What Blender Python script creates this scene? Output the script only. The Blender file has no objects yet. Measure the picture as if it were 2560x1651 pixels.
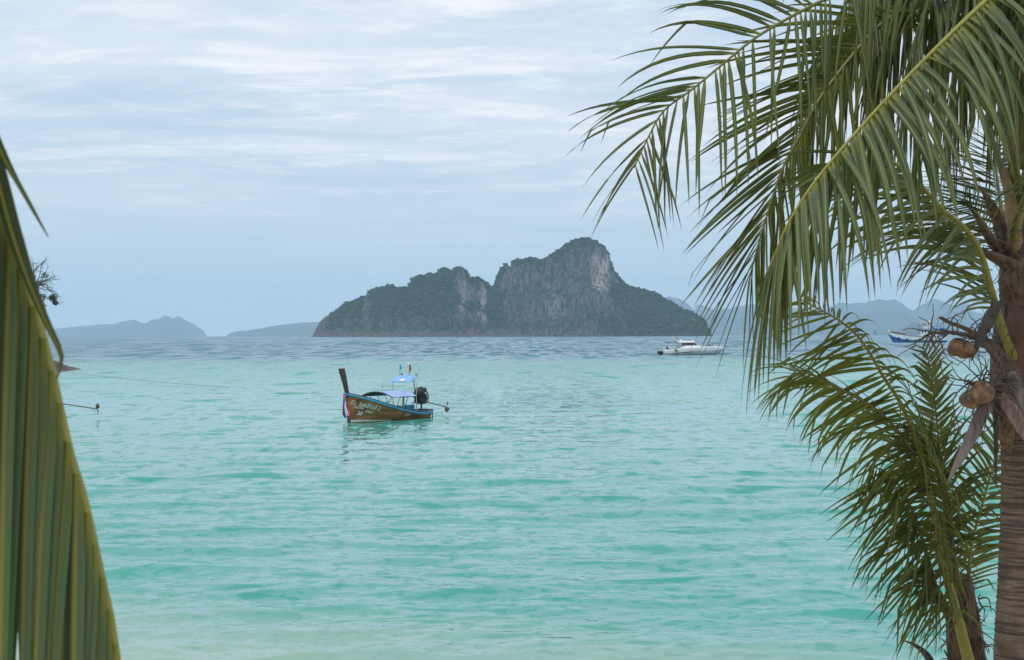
import bpy, math, random
import numpy as np
from mathutils import Vector, Matrix

random.seed(7)
RNG = np.random.default_rng(7)
SC = bpy.context.scene
COL = SC.collection
R = math.radians

# ------------------------------------------------------------------ camera
CAM_H = 5.5
FPX = 4267.0                      # focal length in pixels of the 2560 px wide photograph
PX0, PY0 = 1280.0, 834.5          # principal point (level line of sight)
ROLL = -0.0021
cam_d = bpy.data.cameras.new('camera')
cam_d.sensor_width = 36.0
cam_d.lens = FPX / 2560.0 * 36.0
cam_d.shift_y = 9.0 / 2560.0
cam_d.clip_start = 0.1
cam_d.clip_end = 90000.0
cam_d.dof.use_dof = True
cam_d.dof.focus_distance = 70.0
cam_d.dof.aperture_fstop = 14.0
cam = bpy.data.objects.new('camera', cam_d)
COL.objects.link(cam)
cam.matrix_world = Matrix.Translation((0, 0, CAM_H)) @ Matrix.Rotation(R(90), 4, 'X') @ Matrix.Rotation(ROLL, 4, 'Z')
SC.camera = cam

# ------------------------------------------------------------------ sky and sun
SUN_EL, SUN_AZ = R(58), R(205)    # azimuth clockwise from +Y: behind the camera, a little to the left
w = bpy.data.worlds.new('World'); SC.world = w; w.use_nodes = True
nt = w.node_tree; nt.nodes.clear()
def N(tree, typ, **kw):
    n = tree.nodes.new(typ)
    for k, v in kw.items():
        if k.startswith('i_'): n.inputs[k[2:].replace('_', ' ')].default_value = v
        else: setattr(n, k, v)
    return n
def math_node(tree, op, a, b=None, clamp=False):
    n = tree.nodes.new('ShaderNodeMath'); n.operation = op; n.use_clamp = clamp
    for i, s in enumerate((a, b)):
        if s is None: continue
        if isinstance(s, (int, float)): n.inputs[i].default_value = s
        else: tree.links.new(s, n.inputs[i])
    return n.outputs[0]
def mix_col(tree, fac, a, b, blend='MIX'):
    n = tree.nodes.new('ShaderNodeMix'); n.data_type = 'RGBA'; n.blend_type = blend
    for sock, s in ((n.inputs[0], fac), (n.inputs[6], a), (n.inputs[7], b)):
        if isinstance(s, (int, float)): sock.default_value = s
        elif isinstance(s, tuple): sock.default_value = (*s[:3], 1)
        else: tree.links.new(s, sock)
    return n.outputs[2]
def smooth(tree, v, lo, hi, o0=0.0, o1=1.0):
    n = tree.nodes.new('ShaderNodeMapRange'); n.interpolation_type = 'SMOOTHSTEP'
    tree.links.new(v, n.inputs[0])
    for i, x in enumerate((lo, hi, o0, o1)): n.inputs[i+1].default_value = x
    return n.outputs[0]
sky = N(nt, 'ShaderNodeTexSky', sky_type='NISHITA', sun_disc=False)
sky.sun_elevation = SUN_EL; sky.sun_rotation = SUN_AZ
sky.air_density = 1.0; sky.dust_density = 1.0; sky.ozone_density = 2.0
tc = N(nt, 'ShaderNodeTexCoord')
sep = N(nt, 'ShaderNodeSeparateXYZ'); nt.links.new(tc.outputs['Generated'], sep.inputs[0])
zz = math_node(nt, 'ADD', math_node(nt, 'MAXIMUM', sep.outputs[2], 0.0), 0.055)
cx = math_node(nt, 'DIVIDE', sep.outputs[0], zz)
cy = math_node(nt, 'DIVIDE', sep.outputs[1], zz)
def cloud_noise(sx, sy, scale, detail, rough, off, dist=0.0):
    cmb = N(nt, 'ShaderNodeCombineXYZ')
    nt.links.new(math_node(nt, 'MULTIPLY', cx, sx), cmb.inputs[0])
    nt.links.new(math_node(nt, 'MULTIPLY', cy, sy), cmb.inputs[1])
    cmb.inputs[2].default_value = off
    n = N(nt, 'ShaderNodeTexNoise'); n.inputs['Scale'].default_value = scale
    n.inputs['Detail'].default_value = detail; n.inputs['Roughness'].default_value = rough
    n.inputs['Distortion'].default_value = dist
    nt.links.new(cmb.outputs[0], n.inputs['Vector'])
    return n.outputs[0]
n_big = cloud_noise(0.7, 1.0, 0.75, 4, 0.5, 3.1)
n_str = cloud_noise(0.62, 1.0, 1.7, 9, 0.62, 7.7, 0.5)
n_fin = cloud_noise(0.7, 1.0, 4.2, 8, 0.66, 1.9, 0.9)
deck = smooth(nt, math_node(nt, 'ADD', math_node(nt, 'MULTIPLY', n_big, 0.5), math_node(nt, 'MULTIPLY', n_str, 0.5)), 0.34, 0.56)
elev = smooth(nt, sep.outputs[2], 0.03, 0.13, 0.22, 1.0)
thin = math_node(nt, 'MULTIPLY', deck, elev)
nish = mix_col(nt, 1.0, sky.outputs[0], (0.1, 0.1, 0.1), 'MULTIPLY')
base = mix_col(nt, 0.75, nish, (0.52, 0.625, 0.725))
lav = mix_col(nt, math_node(nt, 'MULTIPLY', thin, 0.9), base, (0.66, 0.705, 0.78))
bright = smooth(nt, math_node(nt, 'ADD', math_node(nt, 'MULTIPLY', n_str, 0.5), math_node(nt, 'MULTIPLY', n_fin, 0.5)), 0.455, 0.645)
bright = math_node(nt, 'MULTIPLY', bright, smooth(nt, sep.outputs[2], 0.05, 0.13, 0.12, 1.0))
colr = mix_col(nt, math_node(nt, 'MULTIPLY', bright, 0.9), lav, (0.86, 0.865, 0.875))
bg = N(nt, 'ShaderNodeBackground'); bg.inputs['Strength'].default_value = 1.0
nt.links.new(colr, bg.inputs['Color'])
wo = N(nt, 'ShaderNodeOutputWorld'); nt.links.new(bg.outputs[0], wo.inputs['Surface'])

sun_d = bpy.data.lights.new('sun', 'SUN'); sun_d.energy = 1.4; sun_d.angle = R(14); sun_d.color = (1.0, 0.96, 0.90)
sun = bpy.data.objects.new('sun', sun_d); COL.objects.link(sun)
sdir = Vector((math.sin(SUN_AZ)*math.cos(SUN_EL), math.cos(SUN_AZ)*math.cos(SUN_EL), math.sin(SUN_EL)))
sun.rotation_euler = sdir.to_track_quat('Z', 'Y').to_euler()
sun.location = sdir * 60

vs = SC.view_settings
vs.view_transform = 'Standard'; vs.look = 'None'; vs.exposure = 0.31; vs.gamma = 1.0; vs.use_curve_mapping = False
SC.cycles.use_denoising = True
SC.cycles.max_bounces = 6; SC.cycles.diffuse_bounces = 2; SC.cycles.glossy_bounces = 2
SC.cycles.transmission_bounces = 4; SC.cycles.transparent_max_bounces = 12; SC.cycles.volume_bounces = 1
SC.cycles.caustics_reflective = False; SC.cycles.caustics_refractive = False

# ------------------------------------------------------------------ helpers
def at(px, py, D):
    """world point seen at photo pixel (px, py), D metres ahead of the lens"""
    u, v = px - PX0, PY0 - py
    c, s = math.cos(ROLL), math.sin(ROLL)
    return Vector(((u*c - v*s)/FPX*D, D, CAM_H + (u*s + v*c)/FPX*D))
def earth(r):
    return -r*r/(2*6.371e6)
def obj(name, mesh, parent=None):
    o = bpy.data.objects.new(name, mesh); COL.objects.link(o)
    if parent is not None: o.parent = parent
    return o
def empty(name, loc, rz=0.0):
    o = bpy.data.objects.new(name, None); COL.objects.link(o)
    o.location = loc; o.rotation_euler = (0, 0, rz); o.empty_display_size = 0.2
    return o
def tag(o, label=None, cat=None, group=None, kind=None):
    if label: o['label'] = label
    if cat: o['category'] = cat
    if group: o['group'] = group
    if kind: o['kind'] = kind
    return o
def unit(v):
    v = np.asarray(v, float); return v/(np.linalg.norm(v) + 1e-12)

class MB:
    """collects shapes that belong to one mesh"""
    def __init__(s): s.v = []; s.f = []; s.uv = []; s.t = []; s.n = 0
    def add(s, verts, faces, uv=None, tint=(0.5, 0, 0)):
        verts = np.asarray(verts, float).reshape(-1, 3)
        s.f += [tuple(i + s.n for i in f) for f in faces]
        s.v.append(verts); s.n += len(verts)
        s.uv.append(np.asarray(uv, float) if uv is not None else np.zeros((len(verts), 2)))
        t = np.asarray(tint, float)
        s.t.append(t if t.ndim == 2 else np.tile(t, (len(verts), 1)))
        return s
    def box(s, c, size, rot=None, bevel=0.0):
        h = np.array(size)/2.0
        if bevel <= 0:
            V = np.array([[x, y, z] for x in (-1, 1) for y in (-1, 1) for z in (-1, 1)])*h
            F = [(0,1,3,2),(4,6,7,5),(0,4,5,1),(2,3,7,6),(0,2,6,4),(1,5,7,3)]
        else:
            b = min(bevel, h.min()*0.9); V = []; F = []
            for x in (-1, 1):
                for y in (-1, 1):
                    for z in (-1, 1):
                        V += [[x*(h[0]-b), y*(h[1]-b), z*h[2]], [x*(h[0]-b), y*h[1], z*(h[2]-b)], [x*h[0], y*(h[1]-b), z*(h[2]-b)]]
            V = np.array(V)
            def I(x, y, z, k): return (((x > 0)*4 + (y > 0)*2 + (z > 0))*3 + k)
            for z in (-1, 1): F.append((I(-1,-1,z,0), I(1,-1,z,0), I(1,1,z,0), I(-1,1,z,0)))
            for y in (-1, 1): F.append((I(-1,y,-1,1), I(1,y,-1,1), I(1,y,1,1), I(-1,y,1,1)))
            for x in (-1, 1): F.append((I(x,-1,-1,2), I(x,1,-1,2), I(x,1,1,2), I(x,-1,1,2)))
            for a in (-1, 1):
                for c2 in (-1, 1):
                    F.append((I(-1,a,c2,0), I(1,a,c2,0), I(1,a,c2,1), I(-1,a,c2,1)))
                    F.append((I(a,-1,c2,0), I(a,1,c2,0), I(a,1,c2,2), I(a,-1,c2,2)))
                    F.append((I(a,c2,-1,1), I(a,c2,1,1), I(a,c2,1,2), I(a,c2,-1,2)))
                    for z in (-1, 1): F.append((I(a,c2,z,0), I(a,c2,z,1), I(a,c2,z,2)))
        if rot is not None: V = V @ np.array(rot.to_3x3()).T
        return s.add(V + np.array(c), F)
    def tube(s, pts, rad, n=8, flat=1.0, up=(0, 0, 1), cap=True, tint=(0.5, 0, 0)):
        """tapered tube along pts; flat squashes the radius along the 'up' side"""
        P = np.asarray([tuple(p) for p in pts], float); m = len(P)
        rad = np.broadcast_to(np.asarray(rad, float), (m,)); flat = np.broadcast_to(np.asarray(flat, float), (m,))
        T = np.gradient(P, axis=0); T /= np.linalg.norm(T, axis=1)[:, None] + 1e-12
        ref = np.array(up, float); V = []; UV = []
        S = np.cross(T[0], ref)
        if np.linalg.norm(S) < 1e-3: S = np.cross(T[0], [1, 0, 0.2])
        S = unit(S)
        a = np.arange(n)*2*math.pi/n
        for i in range(m):
            S = unit(S - T[i]*np.dot(S, T[i])); U = np.cross(S, T[i])
            V.append(P[i] + rad[i]*(np.cos(a)[:, None]*S + flat[i]*np.sin(a)[:, None]*U))
            UV.append(np.stack([a/(2*math.pi), np.full(n, i/max(1, m-1))], 1))
        V = np.concatenate(V); UV = np.concatenate(UV)
        F = [(i*n+j, i*n+(j+1) % n, (i+1)*n+(j+1) % n, (i+1)*n+j) for i in range(m-1) for j in range(n)]
        if cap: F += [tuple(range(n-1, -1, -1)), tuple((m-1)*n + j for j in range(n))]
        return s.add(V, F, UV, tint)
    def blob(s, c, r, nu=12, nv=8, rot=None, fn=None, tint=(0.5, 0, 0)):
        V = []; 
        for i in range(nv+1):
            th = math.pi*i/nv
            for j in range(nu):
                ph = 2*math.pi*j/nu
                d = np.array([math.sin(th)*math.cos(ph), math.sin(th)*math.sin(ph), math.cos(th)])
                k = fn(d) if fn else 1.0
                V.append(d*np.array(r)*k)
        V = np.array(V)
        if rot is not None: V = V @ np.array(rot.to_3x3()).T
        F = [(i*nu+j, (i+1)*nu+j, (i+1)*nu+(j+1) % nu, i*nu+(j+1) % nu) for i in range(nv) for j in range(nu)]
        return s.add(V + np.array(c), F, None, tint)
    def loft(s, rings, closed=True, cap0=False, cap1=False):
        m = len(rings); n = len(rings[0]); V = np.concatenate([np.asarray(r, float) for r in rings])
        k = n if closed else n-1
        F = [(i*n+j, (i+1)*n+j, (i+1)*n+(j+1) % n, i*n+(j+1) % n) for i in range(m-1) for j in range(k)]
        if cap0: F.append(tuple(range(n)))
        if cap1: F.append(tuple((m-1)*n + j for j in range(n-1, -1, -1)))
        return s.add(V, F)
    def build(s, name, mat, parent=None, smooth=True, auto=None):
        me = bpy.data.meshes.new(name)
        V = np.concatenate(s.v)
        me.from_pydata(V.tolist(), [], s.f)
        UV = np.concatenate(s.uv); T = np.concatenate(s.t)
        li = np.empty(len(me.loops), np.int32); me.loops.foreach_get('vertex_index', li)
        uvl = me.uv_layers.new(name='UVMap'); uvl.data.foreach_set('uv', UV[li].astype(np.float32).ravel())
        ca = me.color_attributes.new('tint', 'FLOAT_COLOR', 'POINT')
        ca.data.foreach_set('color', np.concatenate([T, np.ones((len(T), 1))], 1).astype(np.float32).ravel())
        if smooth: me.polygons.foreach_set('use_smooth', np.ones(len(me.polygons), bool))
        me.update()
        if auto is not None: me.set_sharp_from_angle(angle=R(auto))
        me.materials.append(mat)
        return obj(name, me, parent)

def grid_mesh(name, X, Y, Z, mat, parent=None, tint=None):
    """a sheet from 2-D coordinate arrays"""
    nr, nc = X.shape
    V = np.stack([X, Y, Z], -1).reshape(-1, 3).astype(np.float32)
    i = np.arange(nr*nc).reshape(nr, nc)
    F = np.stack([i[:-1, :-1], i[:-1, 1:], i[1:, 1:], i[1:, :-1]], -1).reshape(-1, 4)
    me = bpy.data.meshes.new(name)
    me.vertices.add(len(V)); me.vertices.foreach_set('co', V.ravel())
    me.loops.add(F.size); me.loops.foreach_set('vertex_index', F.astype(np.int32).ravel())
    me.polygons.add(len(F))
    me.polygons.foreach_set('loop_start', np.arange(0, F.size, 4, dtype=np.int32))
    me.polygons.foreach_set('use_smooth', np.ones(len(F), bool))
    me.update(calc_edges=True)
    if tint is not None:
        ca = me.color_attributes.new('tint', 'FLOAT_COLOR', 'POINT')
        t = np.concatenate([tint.reshape(-1, 3), np.ones((nr*nc, 1))], 1)
        ca.data.foreach_set('color', t.astype(np.float32).ravel())
    me.materials.append(mat)
    return obj(name, me, parent)

def hash2(ix, iy, seed=0):
    h = (ix.astype(np.int64)*374761393 + iy.astype(np.int64)*668265263 + seed*974634777) & 0xffffffff
    h = ((h ^ (h >> 13))*1274126177) & 0xffffffff
    return ((h ^ (h >> 16)) & 0xffff)/65535.0
def vnoise(x, y, seed=0):
    x = np.asarray(x, float); y = np.asarray(y, float)
    ix = np.floor(x); iy = np.floor(y); fx = x-ix; fy = y-iy
    fx = fx*fx*(3-2*fx); fy = fy*fy*(3-2*fy)
    a = hash2(ix, iy, seed); b = hash2(ix+1, iy, seed); c = hash2(ix, iy+1, seed); d = hash2(ix+1, iy+1, seed)
    return (a*(1-fx)+b*fx)*(1-fy) + (c*(1-fx)+d*fx)*fy
def fbm(x, y, oct=4, seed=0, gain=0.5):
    t = 0; a = 1; n = 0
    for k in range(oct):
        t = t + a*(vnoise(x*2**k, y*2**k, seed+k)*2-1); n += a; a *= gain
    return t/n
def sstep(x, lo, hi):
    t = np.clip((x-lo)/np.where(np.abs(np.asarray(hi)-lo) < 1e-6, 1e-6, np.asarray(hi)-lo), 0, 1); return t*t*(3-2*t)
def catmull(pts, n):
    P = np.asarray([tuple(p) for p in pts], float)
    P = np.vstack([2*P[0]-P[1], P, 2*P[-1]-P[-2]])
    out = []; m = len(P)-3
    for k in range(n):
        t = k/(n-1)*m; i = min(int(t), m-1); t -= i
        p0, p1, p2, p3 = P[i:i+4]
        out.append(0.5*((2*p1)+(-p0+p2)*t+(2*p0-5*p1+4*p2-p3)*t*t+(-p0+3*p1-3*p2+p3)*t**3))
    out = np.array(out)
    d = np.concatenate([[0], np.cumsum(np.linalg.norm(np.diff(out, axis=0), axis=1))])
    u = np.linspace(0, d[-1], n)
    return np.stack([np.interp(u, d, out[:, k]) for k in range(3)], 1)

# ------------------------------------------------------------------ materials
def mat_new(name):
    m = bpy.data.materials.new(name); m.use_nodes = True
    t = m.node_tree; p = t.nodes['Principled BSDF']; o = t.nodes['Material Output']
    return m, t, p, o
def simple(name, col, rough=0.5, var=0.15, scale=6.0, bump=0.0, metal=0.0, spec=0.5, stretch=(1, 1, 1)):
    m, t, p, o = mat_new(name)
    tcn = N(t, 'ShaderNodeTexCoord'); mp = N(t, 'ShaderNodeMapping'); mp.inputs['Scale'].default_value = stretch
    t.links.new(tcn.outputs['Object'], mp.inputs[0])
    nz = N(t, 'ShaderNodeTexNoise'); nz.inputs['Scale'].default_value = scale; nz.inputs['Detail'].default_value = 6
    t.links.new(mp.outputs[0], nz.inputs['Vector'])
    lo = tuple(c*(1-var) for c in col); hi = tuple(min(1, c*(1+var)) for c in col)
    c = mix_col(t, smooth(t, nz.outputs[0], 0.3, 0.7), lo, hi)
    t.links.new(c, p.inputs['Base Color'])
    p.inputs['Roughness'].default_value = rough; p.inputs['Metallic'].default_value = metal
    p.inputs['Specular IOR Level'].default_value = spec
    if bump:
        b = N(t, 'ShaderNodeBump'); b.inputs['Strength'].default_value = 0.6; b.inputs['Distance'].default_value = bump
        t.links.new(nz.outputs[0], b.inputs['Height']); t.links.new(b.outputs[0], p.inputs['Normal'])
    return m

def leaf_material():
    m, t, p, o = mat_new('palm_leaf')
    at_ = N(t, 'ShaderNodeAttribute', attribute_name='tint'); s = N(t, 'ShaderNodeSeparateColor')
    t.links.new(at_.outputs['Color'], s.inputs[0])
    uv = N(t, 'ShaderNodeUVMap', uv_map='UVMap'); su = N(t, 'ShaderNodeSeparateXYZ'); t.links.new(uv.outputs[0], su.inputs[0])
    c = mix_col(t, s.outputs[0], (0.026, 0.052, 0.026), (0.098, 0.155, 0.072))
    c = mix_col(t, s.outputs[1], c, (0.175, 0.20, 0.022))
    d = math_node(t, 'ABSOLUTE', math_node(t, 'SUBTRACT', su.outputs[0], 0.5))
    rib = smooth(t, d, 0.04, 0.13, 1.0, 0.0)
    c = mix_col(t, math_node(t, 'MULTIPLY', rib, 0.85), c, (0.29, 0.25, 0.055))
    c = mix_col(t, smooth(t, d, 0.40, 0.50, 0.0, 0.6), c, (0.13, 0.10, 0.06))
    pn = N(t, 'ShaderNodeTexNoise'); pn.inputs['Scale'].default_value = 2.2; pn.inputs['Detail'].default_value = 3
    pc = N(t, 'ShaderNodeTexCoord'); t.links.new(pc.outputs['Object'], pn.inputs['Vector'])
    c = mix_col(t, smooth(t, pn.outputs[0], 0.50, 0.72, 0.0, 0.40), c, (0.15, 0.165, 0.035))
    c = mix_col(t, smooth(t, su.outputs[1], 0.02, 0.10, 0.75, 0.0), c, (0.21, 0.20, 0.035))
    # fine parallel veins
    wv = N(t, 'ShaderNodeTexNoise'); wv.inputs['Scale'].default_value = 1.0; wv.inputs['Detail'].default_value = 3
    mp = N(t, 'ShaderNodeMapping'); mp.inputs['Scale'].default_value = (30, 3, 1)
    t.links.new(uv.outputs[0], mp.inputs[0]); t.links.new(mp.outputs[0], wv.inputs['Vector'])
    c = mix_col(t, 1.0, c, mix_col(t, wv.outputs[0], (0.62, 0.62, 0.62), (1.35, 1.35, 1.35)), 'MULTIPLY')
    # dry tips
    geo = N(t, 'ShaderNodeTexCoord'); nz = N(t, 'ShaderNodeTexNoise'); nz.inputs['Scale'].default_value = 9
    t.links.new(geo.outputs['Object'], nz.inputs['Vector'])
    tipf = smooth(t, math_node(t, 'ADD', su.outputs[1], math_node(t, 'MULTIPLY', math_node(t, 'SUBTRACT', nz.outputs[0], 0.5), 0.5)), 0.84, 1.02)
    tipf = math_node(t, 'MAXIMUM', math_node(t, 'MULTIPLY', tipf, 0.85), s.outputs[2])
    c = mix_col(t, tipf, c, (0.12, 0.085, 0.05))
    t.links.new(c, p.inputs['Base Color'])
    p.inputs['Roughness'].default_value = 0.48; p.inputs['Specular IOR Level'].default_value = 0.32
    tr = N(t, 'ShaderNodeBsdfTranslucent')
    t.links.new(mix_col(t, 1.0, c, (1.15, 1.45, 0.6), 'MULTIPLY'), tr.inputs['Color'])
    mx = N(t, 'ShaderNodeMixShader'); mx.inputs[0].default_value = 0.30
    t.links.new(p.outputs[0], mx.inputs[1]); t.links.new(tr.outputs[0], mx.inputs[2]); t.links.new(mx.outputs[0], o.inputs['Surface'])
    return m
M_LEAF = leaf_material()

def rachis_material():
    m, t, p, o = mat_new('palm_rachis')
    at_ = N(t, 'ShaderNodeAttribute', attribute_name='tint'); s = N(t, 'ShaderNodeSeparateColor')
    t.links.new(at_.outputs['Color'], s.inputs[0])
    tcn = N(t, 'ShaderNodeTexCoord'); nz = N(t, 'ShaderNodeTexNoise'); nz.inputs['Scale'].default_value = 14; nz.inputs['Detail'].default_value = 5
    t.links.new(tcn.outputs['Object'], nz.inputs['Vector'])
    c = mix_col(t, s.outputs[0], (0.07, 0.085, 0.025), (0.24, 0.225, 0.035))
    c = mix_col(t, s.outputs[2], c, (0.10, 0.07, 0.045))
    c = mix_col(t, 1.0, c, mix_col(t, nz.outputs[0], (0.6, 0.6, 0.6), (1.35, 1.35, 1.35)), 'MULTIPLY')
    t.links.new(c, p.inputs['Base Color']); p.inputs['Roughness'].default_value = 0.45
    return m
M_RACHIS = rachis_material()
M_HUSK = simple('dry_husk', (0.095, 0.066, 0.046), 0.85, 0.65, 26, 0.012, stretch=(1, 1, 0.2))
M_GREYHUSK = simple('weathered_stalk', (0.13, 0.112, 0.10), 0.75, 0.45, 16, 0.006, stretch=(1, 1, 0.3))
M_DARKHUSK = simple('dark_dead_leaf', (0.030, 0.028, 0.026), 0.7, 0.4, 20, 0.004)
M_FIBRE = simple('palm_fibre', (0.105, 0.072, 0.042), 0.9, 0.5, 30, 0.01, stretch=(1, 1, 0.2))
M_COCO = simple('coconut_husk', (0.18, 0.108, 0.058), 0.65, 0.55, 12, 0.010)
M_STRAND = simple('dry_flower_stem', (0.095, 0.070, 0.058), 0.85, 0.3, 8)

# ------------------------------------------------------------------ water
RIP_NEAR, CR1, CR2 = 0.09, 0.17, 0.26
def make_water():
    H, f = CAM_H, FPX*0.4
    rows = []; v = f*H/18.0
    while v > 1.02:
        rows.append(H*f/v); v -= min(0.62, v*0.06)
    rows = np.array(rows)
    dense = np.linspace(-R(20), R(20), 640)
    side = np.linspace(R(20), R(92), 46)[1:]
    ang = np.concatenate([-side[::-1], dense, side])
    D, A = np.meshgrid(rows, ang, indexing='ij')
    X = D*np.sin(A); Y = D*np.cos(A)
    # keep rows at equal depth in front of the lens within the dense fan
    dr = np.gradient(rows)[:, None]; dx = D*(R(40)/640)
    wide = (np.abs(A) > R(20.2))
    rng = np.random.default_rng(3)
    Z = np.zeros_like(X); DX = np.zeros_like(X); DY = np.zeros_like(X)
    n = 56
    lam = np.exp(np.linspace(math.log(0.42), math.log(7.5), n))*rng.uniform(0.93, 1.07, n)
    for l in lam:
        th = rng.normal(R(6), R(15) if l > 2 else R(26))
        kx, ky = math.sin(th)*2*math.pi/l, -math.cos(th)*2*math.pi/l
        slope = 0.021 if l > 1.0 else 0.019
        if l > 4.5: slope *= 0.5
        a = slope*l/(2*math.pi)
        wgt = sstep(l/(np.maximum(dr*abs(math.cos(th)), dx)*4.0), 1.0, 2.2)
        wgt = np.where(wide, 0, wgt)
        # slow modulation so crests come in short groups
        ph = rng.uniform(0, 6.28)
        g = 0.25 + 2.6*vnoise(X/(l*2.6)+rng.uniform(0, 90), Y/(l*1.6)+rng.uniform(0, 90), int(l*50))**2.6
        P = kx*X + ky*Y + ph
        Z += wgt*g*a*np.sin(P); c = wgt*g*a*np.cos(P)*0.85
        DX += c*math.sin(th); DY -= c*math.cos(th)
    Z += earth(np.hypot(X, Y))
    m, t, p, o = mat_new('sea_water')
    g = N(t, 'ShaderNodeNewGeometry'); s = N(t, 'ShaderNodeSeparateXYZ'); t.links.new(g.outputs['Position'], s.inputs[0])
    def noise(sx, sy, scale, detail, rough=0.55, off=0.0, dist=0.0):
        mp = N(t, 'ShaderNodeMapping'); mp.inputs['Scale'].default_value = (sx, sy, 0.0); mp.inputs['Location'].default_value = (off, off*1.7, 0)
        t.links.new(g.outputs['Position'], mp.inputs[0])
        q = N(t, 'ShaderNodeTexNoise'); q.inputs['Scale'].default_value = scale; q.inputs['Detail'].default_value = detail
        q.inputs['Roughness'].default_value = rough; q.inputs['Distortion'].default_value = dist
        t.links.new(mp.outputs[0], q.inputs['Vector']); return q.outputs[0]
    big = noise(1, 0.55, 0.012, 4, off=4.0)
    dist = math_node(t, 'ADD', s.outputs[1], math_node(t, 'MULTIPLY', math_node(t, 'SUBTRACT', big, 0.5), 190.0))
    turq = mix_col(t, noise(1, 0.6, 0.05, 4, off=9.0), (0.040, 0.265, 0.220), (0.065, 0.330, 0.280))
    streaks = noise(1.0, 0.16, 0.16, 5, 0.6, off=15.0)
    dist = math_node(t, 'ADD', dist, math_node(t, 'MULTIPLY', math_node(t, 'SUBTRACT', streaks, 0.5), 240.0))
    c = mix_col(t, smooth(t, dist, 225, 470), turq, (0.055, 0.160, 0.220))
    # pale sand shining through close to the shore, more so on the left
    sh = math_node(t, 'ADD', s.outputs[1], math_node(t, 'MULTIPLY', s.outputs[0], 0.42))
    sh = math_node(t, 'ADD', sh, math_node(t, 'MULTIPLY', math_node(t, 'SUBTRACT', noise(1, 1, 0.12, 3, off=2.0), 0.5), 9.0))
    c = mix_col(t, smooth(t, sh, 22, 35, 0.75, 0.0), c, (0.42, 0.45, 0.36))
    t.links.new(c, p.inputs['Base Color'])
    p.inputs['IOR'].default_value = 1.333
    farf = smooth(t, s.outputs[1], 50, 300, 0.06, 0.22)
    t.links.new(farf, p.inputs['Roughness'])
    # ripples as real slopes of the surface, from hand-sized wavelets to wave groups
    def slopes(sx, sy, scale, detail, rough, off, amp):
        mp = N(t, 'ShaderNodeMapping'); mp.inputs['Scale'].default_value = (sx, sy, 0.0); mp.inputs['Location'].default_value = (off, off*1.7, 0)
        t.links.new(g.outputs['Position'], mp.inputs[0])
        q = N(t, 'ShaderNodeTexNoise'); q.inputs['Scale'].default_value = scale; q.inputs['Detail'].default_value = detail
        q.inputs['Roughness'].default_value = rough; q.inputs['Distortion'].default_value = 0.3
        t.links.new(mp.outputs[0], q.inputs['Vector'])
        sb = N(t, 'ShaderNodeVectorMath', operation='SUBTRACT'); t.links.new(q.outputs['Color'], sb.inputs[0]); sb.inputs[1].default_value = (0.5, 0.5, 0.5)
        ml = N(t, 'ShaderNodeVectorMath', operation='MULTIPLY'); t.links.new(sb.outputs[0], ml.inputs[0])
        if isinstance(amp, float): ml.inputs[1].default_value = (amp, amp, 0)
        else:
            cb = N(t, 'ShaderNodeCombineXYZ'); t.links.new(amp, cb.inputs[0]); t.links.new(amp, cb.inputs[1]); t.links.new(cb.outputs[0], ml.inputs[1])
        return ml.outputs[0]
    def vadd(a_, b_):
        n_ = N(t, 'ShaderNodeVectorMath', operation='ADD'); t.links.new(a_, n_.inputs[0]); t.links.new(b_, n_.inputs[1]); return n_.outputs[0]
    def crest(sx, sy, scale, off, lo, hi, amp, dist_=0.4):
        """steep shoreward faces of wavelets: the surface leans towards the beach (-Y) in scattered patches"""
        q = noise(sx, sy, scale, 2.5, 0.55, off, dist_)
        mk = math_node(t, 'MULTIPLY', smooth(t, q, lo, hi), amp)
        cb = N(t, 'ShaderNodeCombineXYZ'); t.links.new(math_node(t, 'MULTIPLY', mk, -1.0), cb.inputs[1])
        return cb.outputs[0]
    Yp = s.outputs[1]
    tot = vadd(g.outputs['Normal'], slopes(1, 1.6, 2.6, 3, 0.6, 0.0, RIP_NEAR))
    # (fade in, full, full, fade out, wavelet size x y, wave face size x y)
    for k_, (d0, d1, d2, d3, fx, fy, cx_, cy_) in enumerate(((0, 1, 45, 75, 0.40, 0.42, 2.1, 1.0), (40, 62, 85, 130, 0.75, 1.3, 3.2, 2.6), (70, 115, 150, 240, 1.2, 3.4, 4.6, 7.0), (130, 220, 320, 520, 2.2, 11.0, 7.5, 24.0), (280, 480, 750, 1300, 3.6, 40.0, 9.0, 75.0), (650, 1200, 9e4, 1e5, 8.0, 180.0, 22.0, 380.0))):
        band = math_node(t, 'MULTIPLY', smooth(t, Yp, d0, d1), smooth(t, Yp, d2, d3, 1.0, 0.0))
        tot = vadd(tot, crest(1/fx, 1/fy, 1.0, 3.0+7*k_, 0.49 if k_ < 4 else 0.43, 0.67 if k_ < 4 else 0.62, math_node(t, 'MULTIPLY', band, CR1*(1.0 if k_ < 4 else 2.4))))
        tot = vadd(tot, crest(1/cx_, 1/cy_, 1.0, 5.0+11*k_, 0.57, 0.70, math_node(t, 'MULTIPLY', band, CR2*(1.0 if k_ < 4 else 1.5))))
    nm = N(t, 'ShaderNodeVectorMath', operation='NORMALIZE'); t.links.new(tot, nm.inputs[0])
    t.links.new(nm.outputs[0], p.inputs['Normal'])
    ob = grid_mesh('sea', X+DX, Y+DY, Z, m)
    tag(ob, 'choppy turquoise sea turning grey blue towards the horizon', 'sea', kind='structure')
    return ob
make_water()

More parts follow.
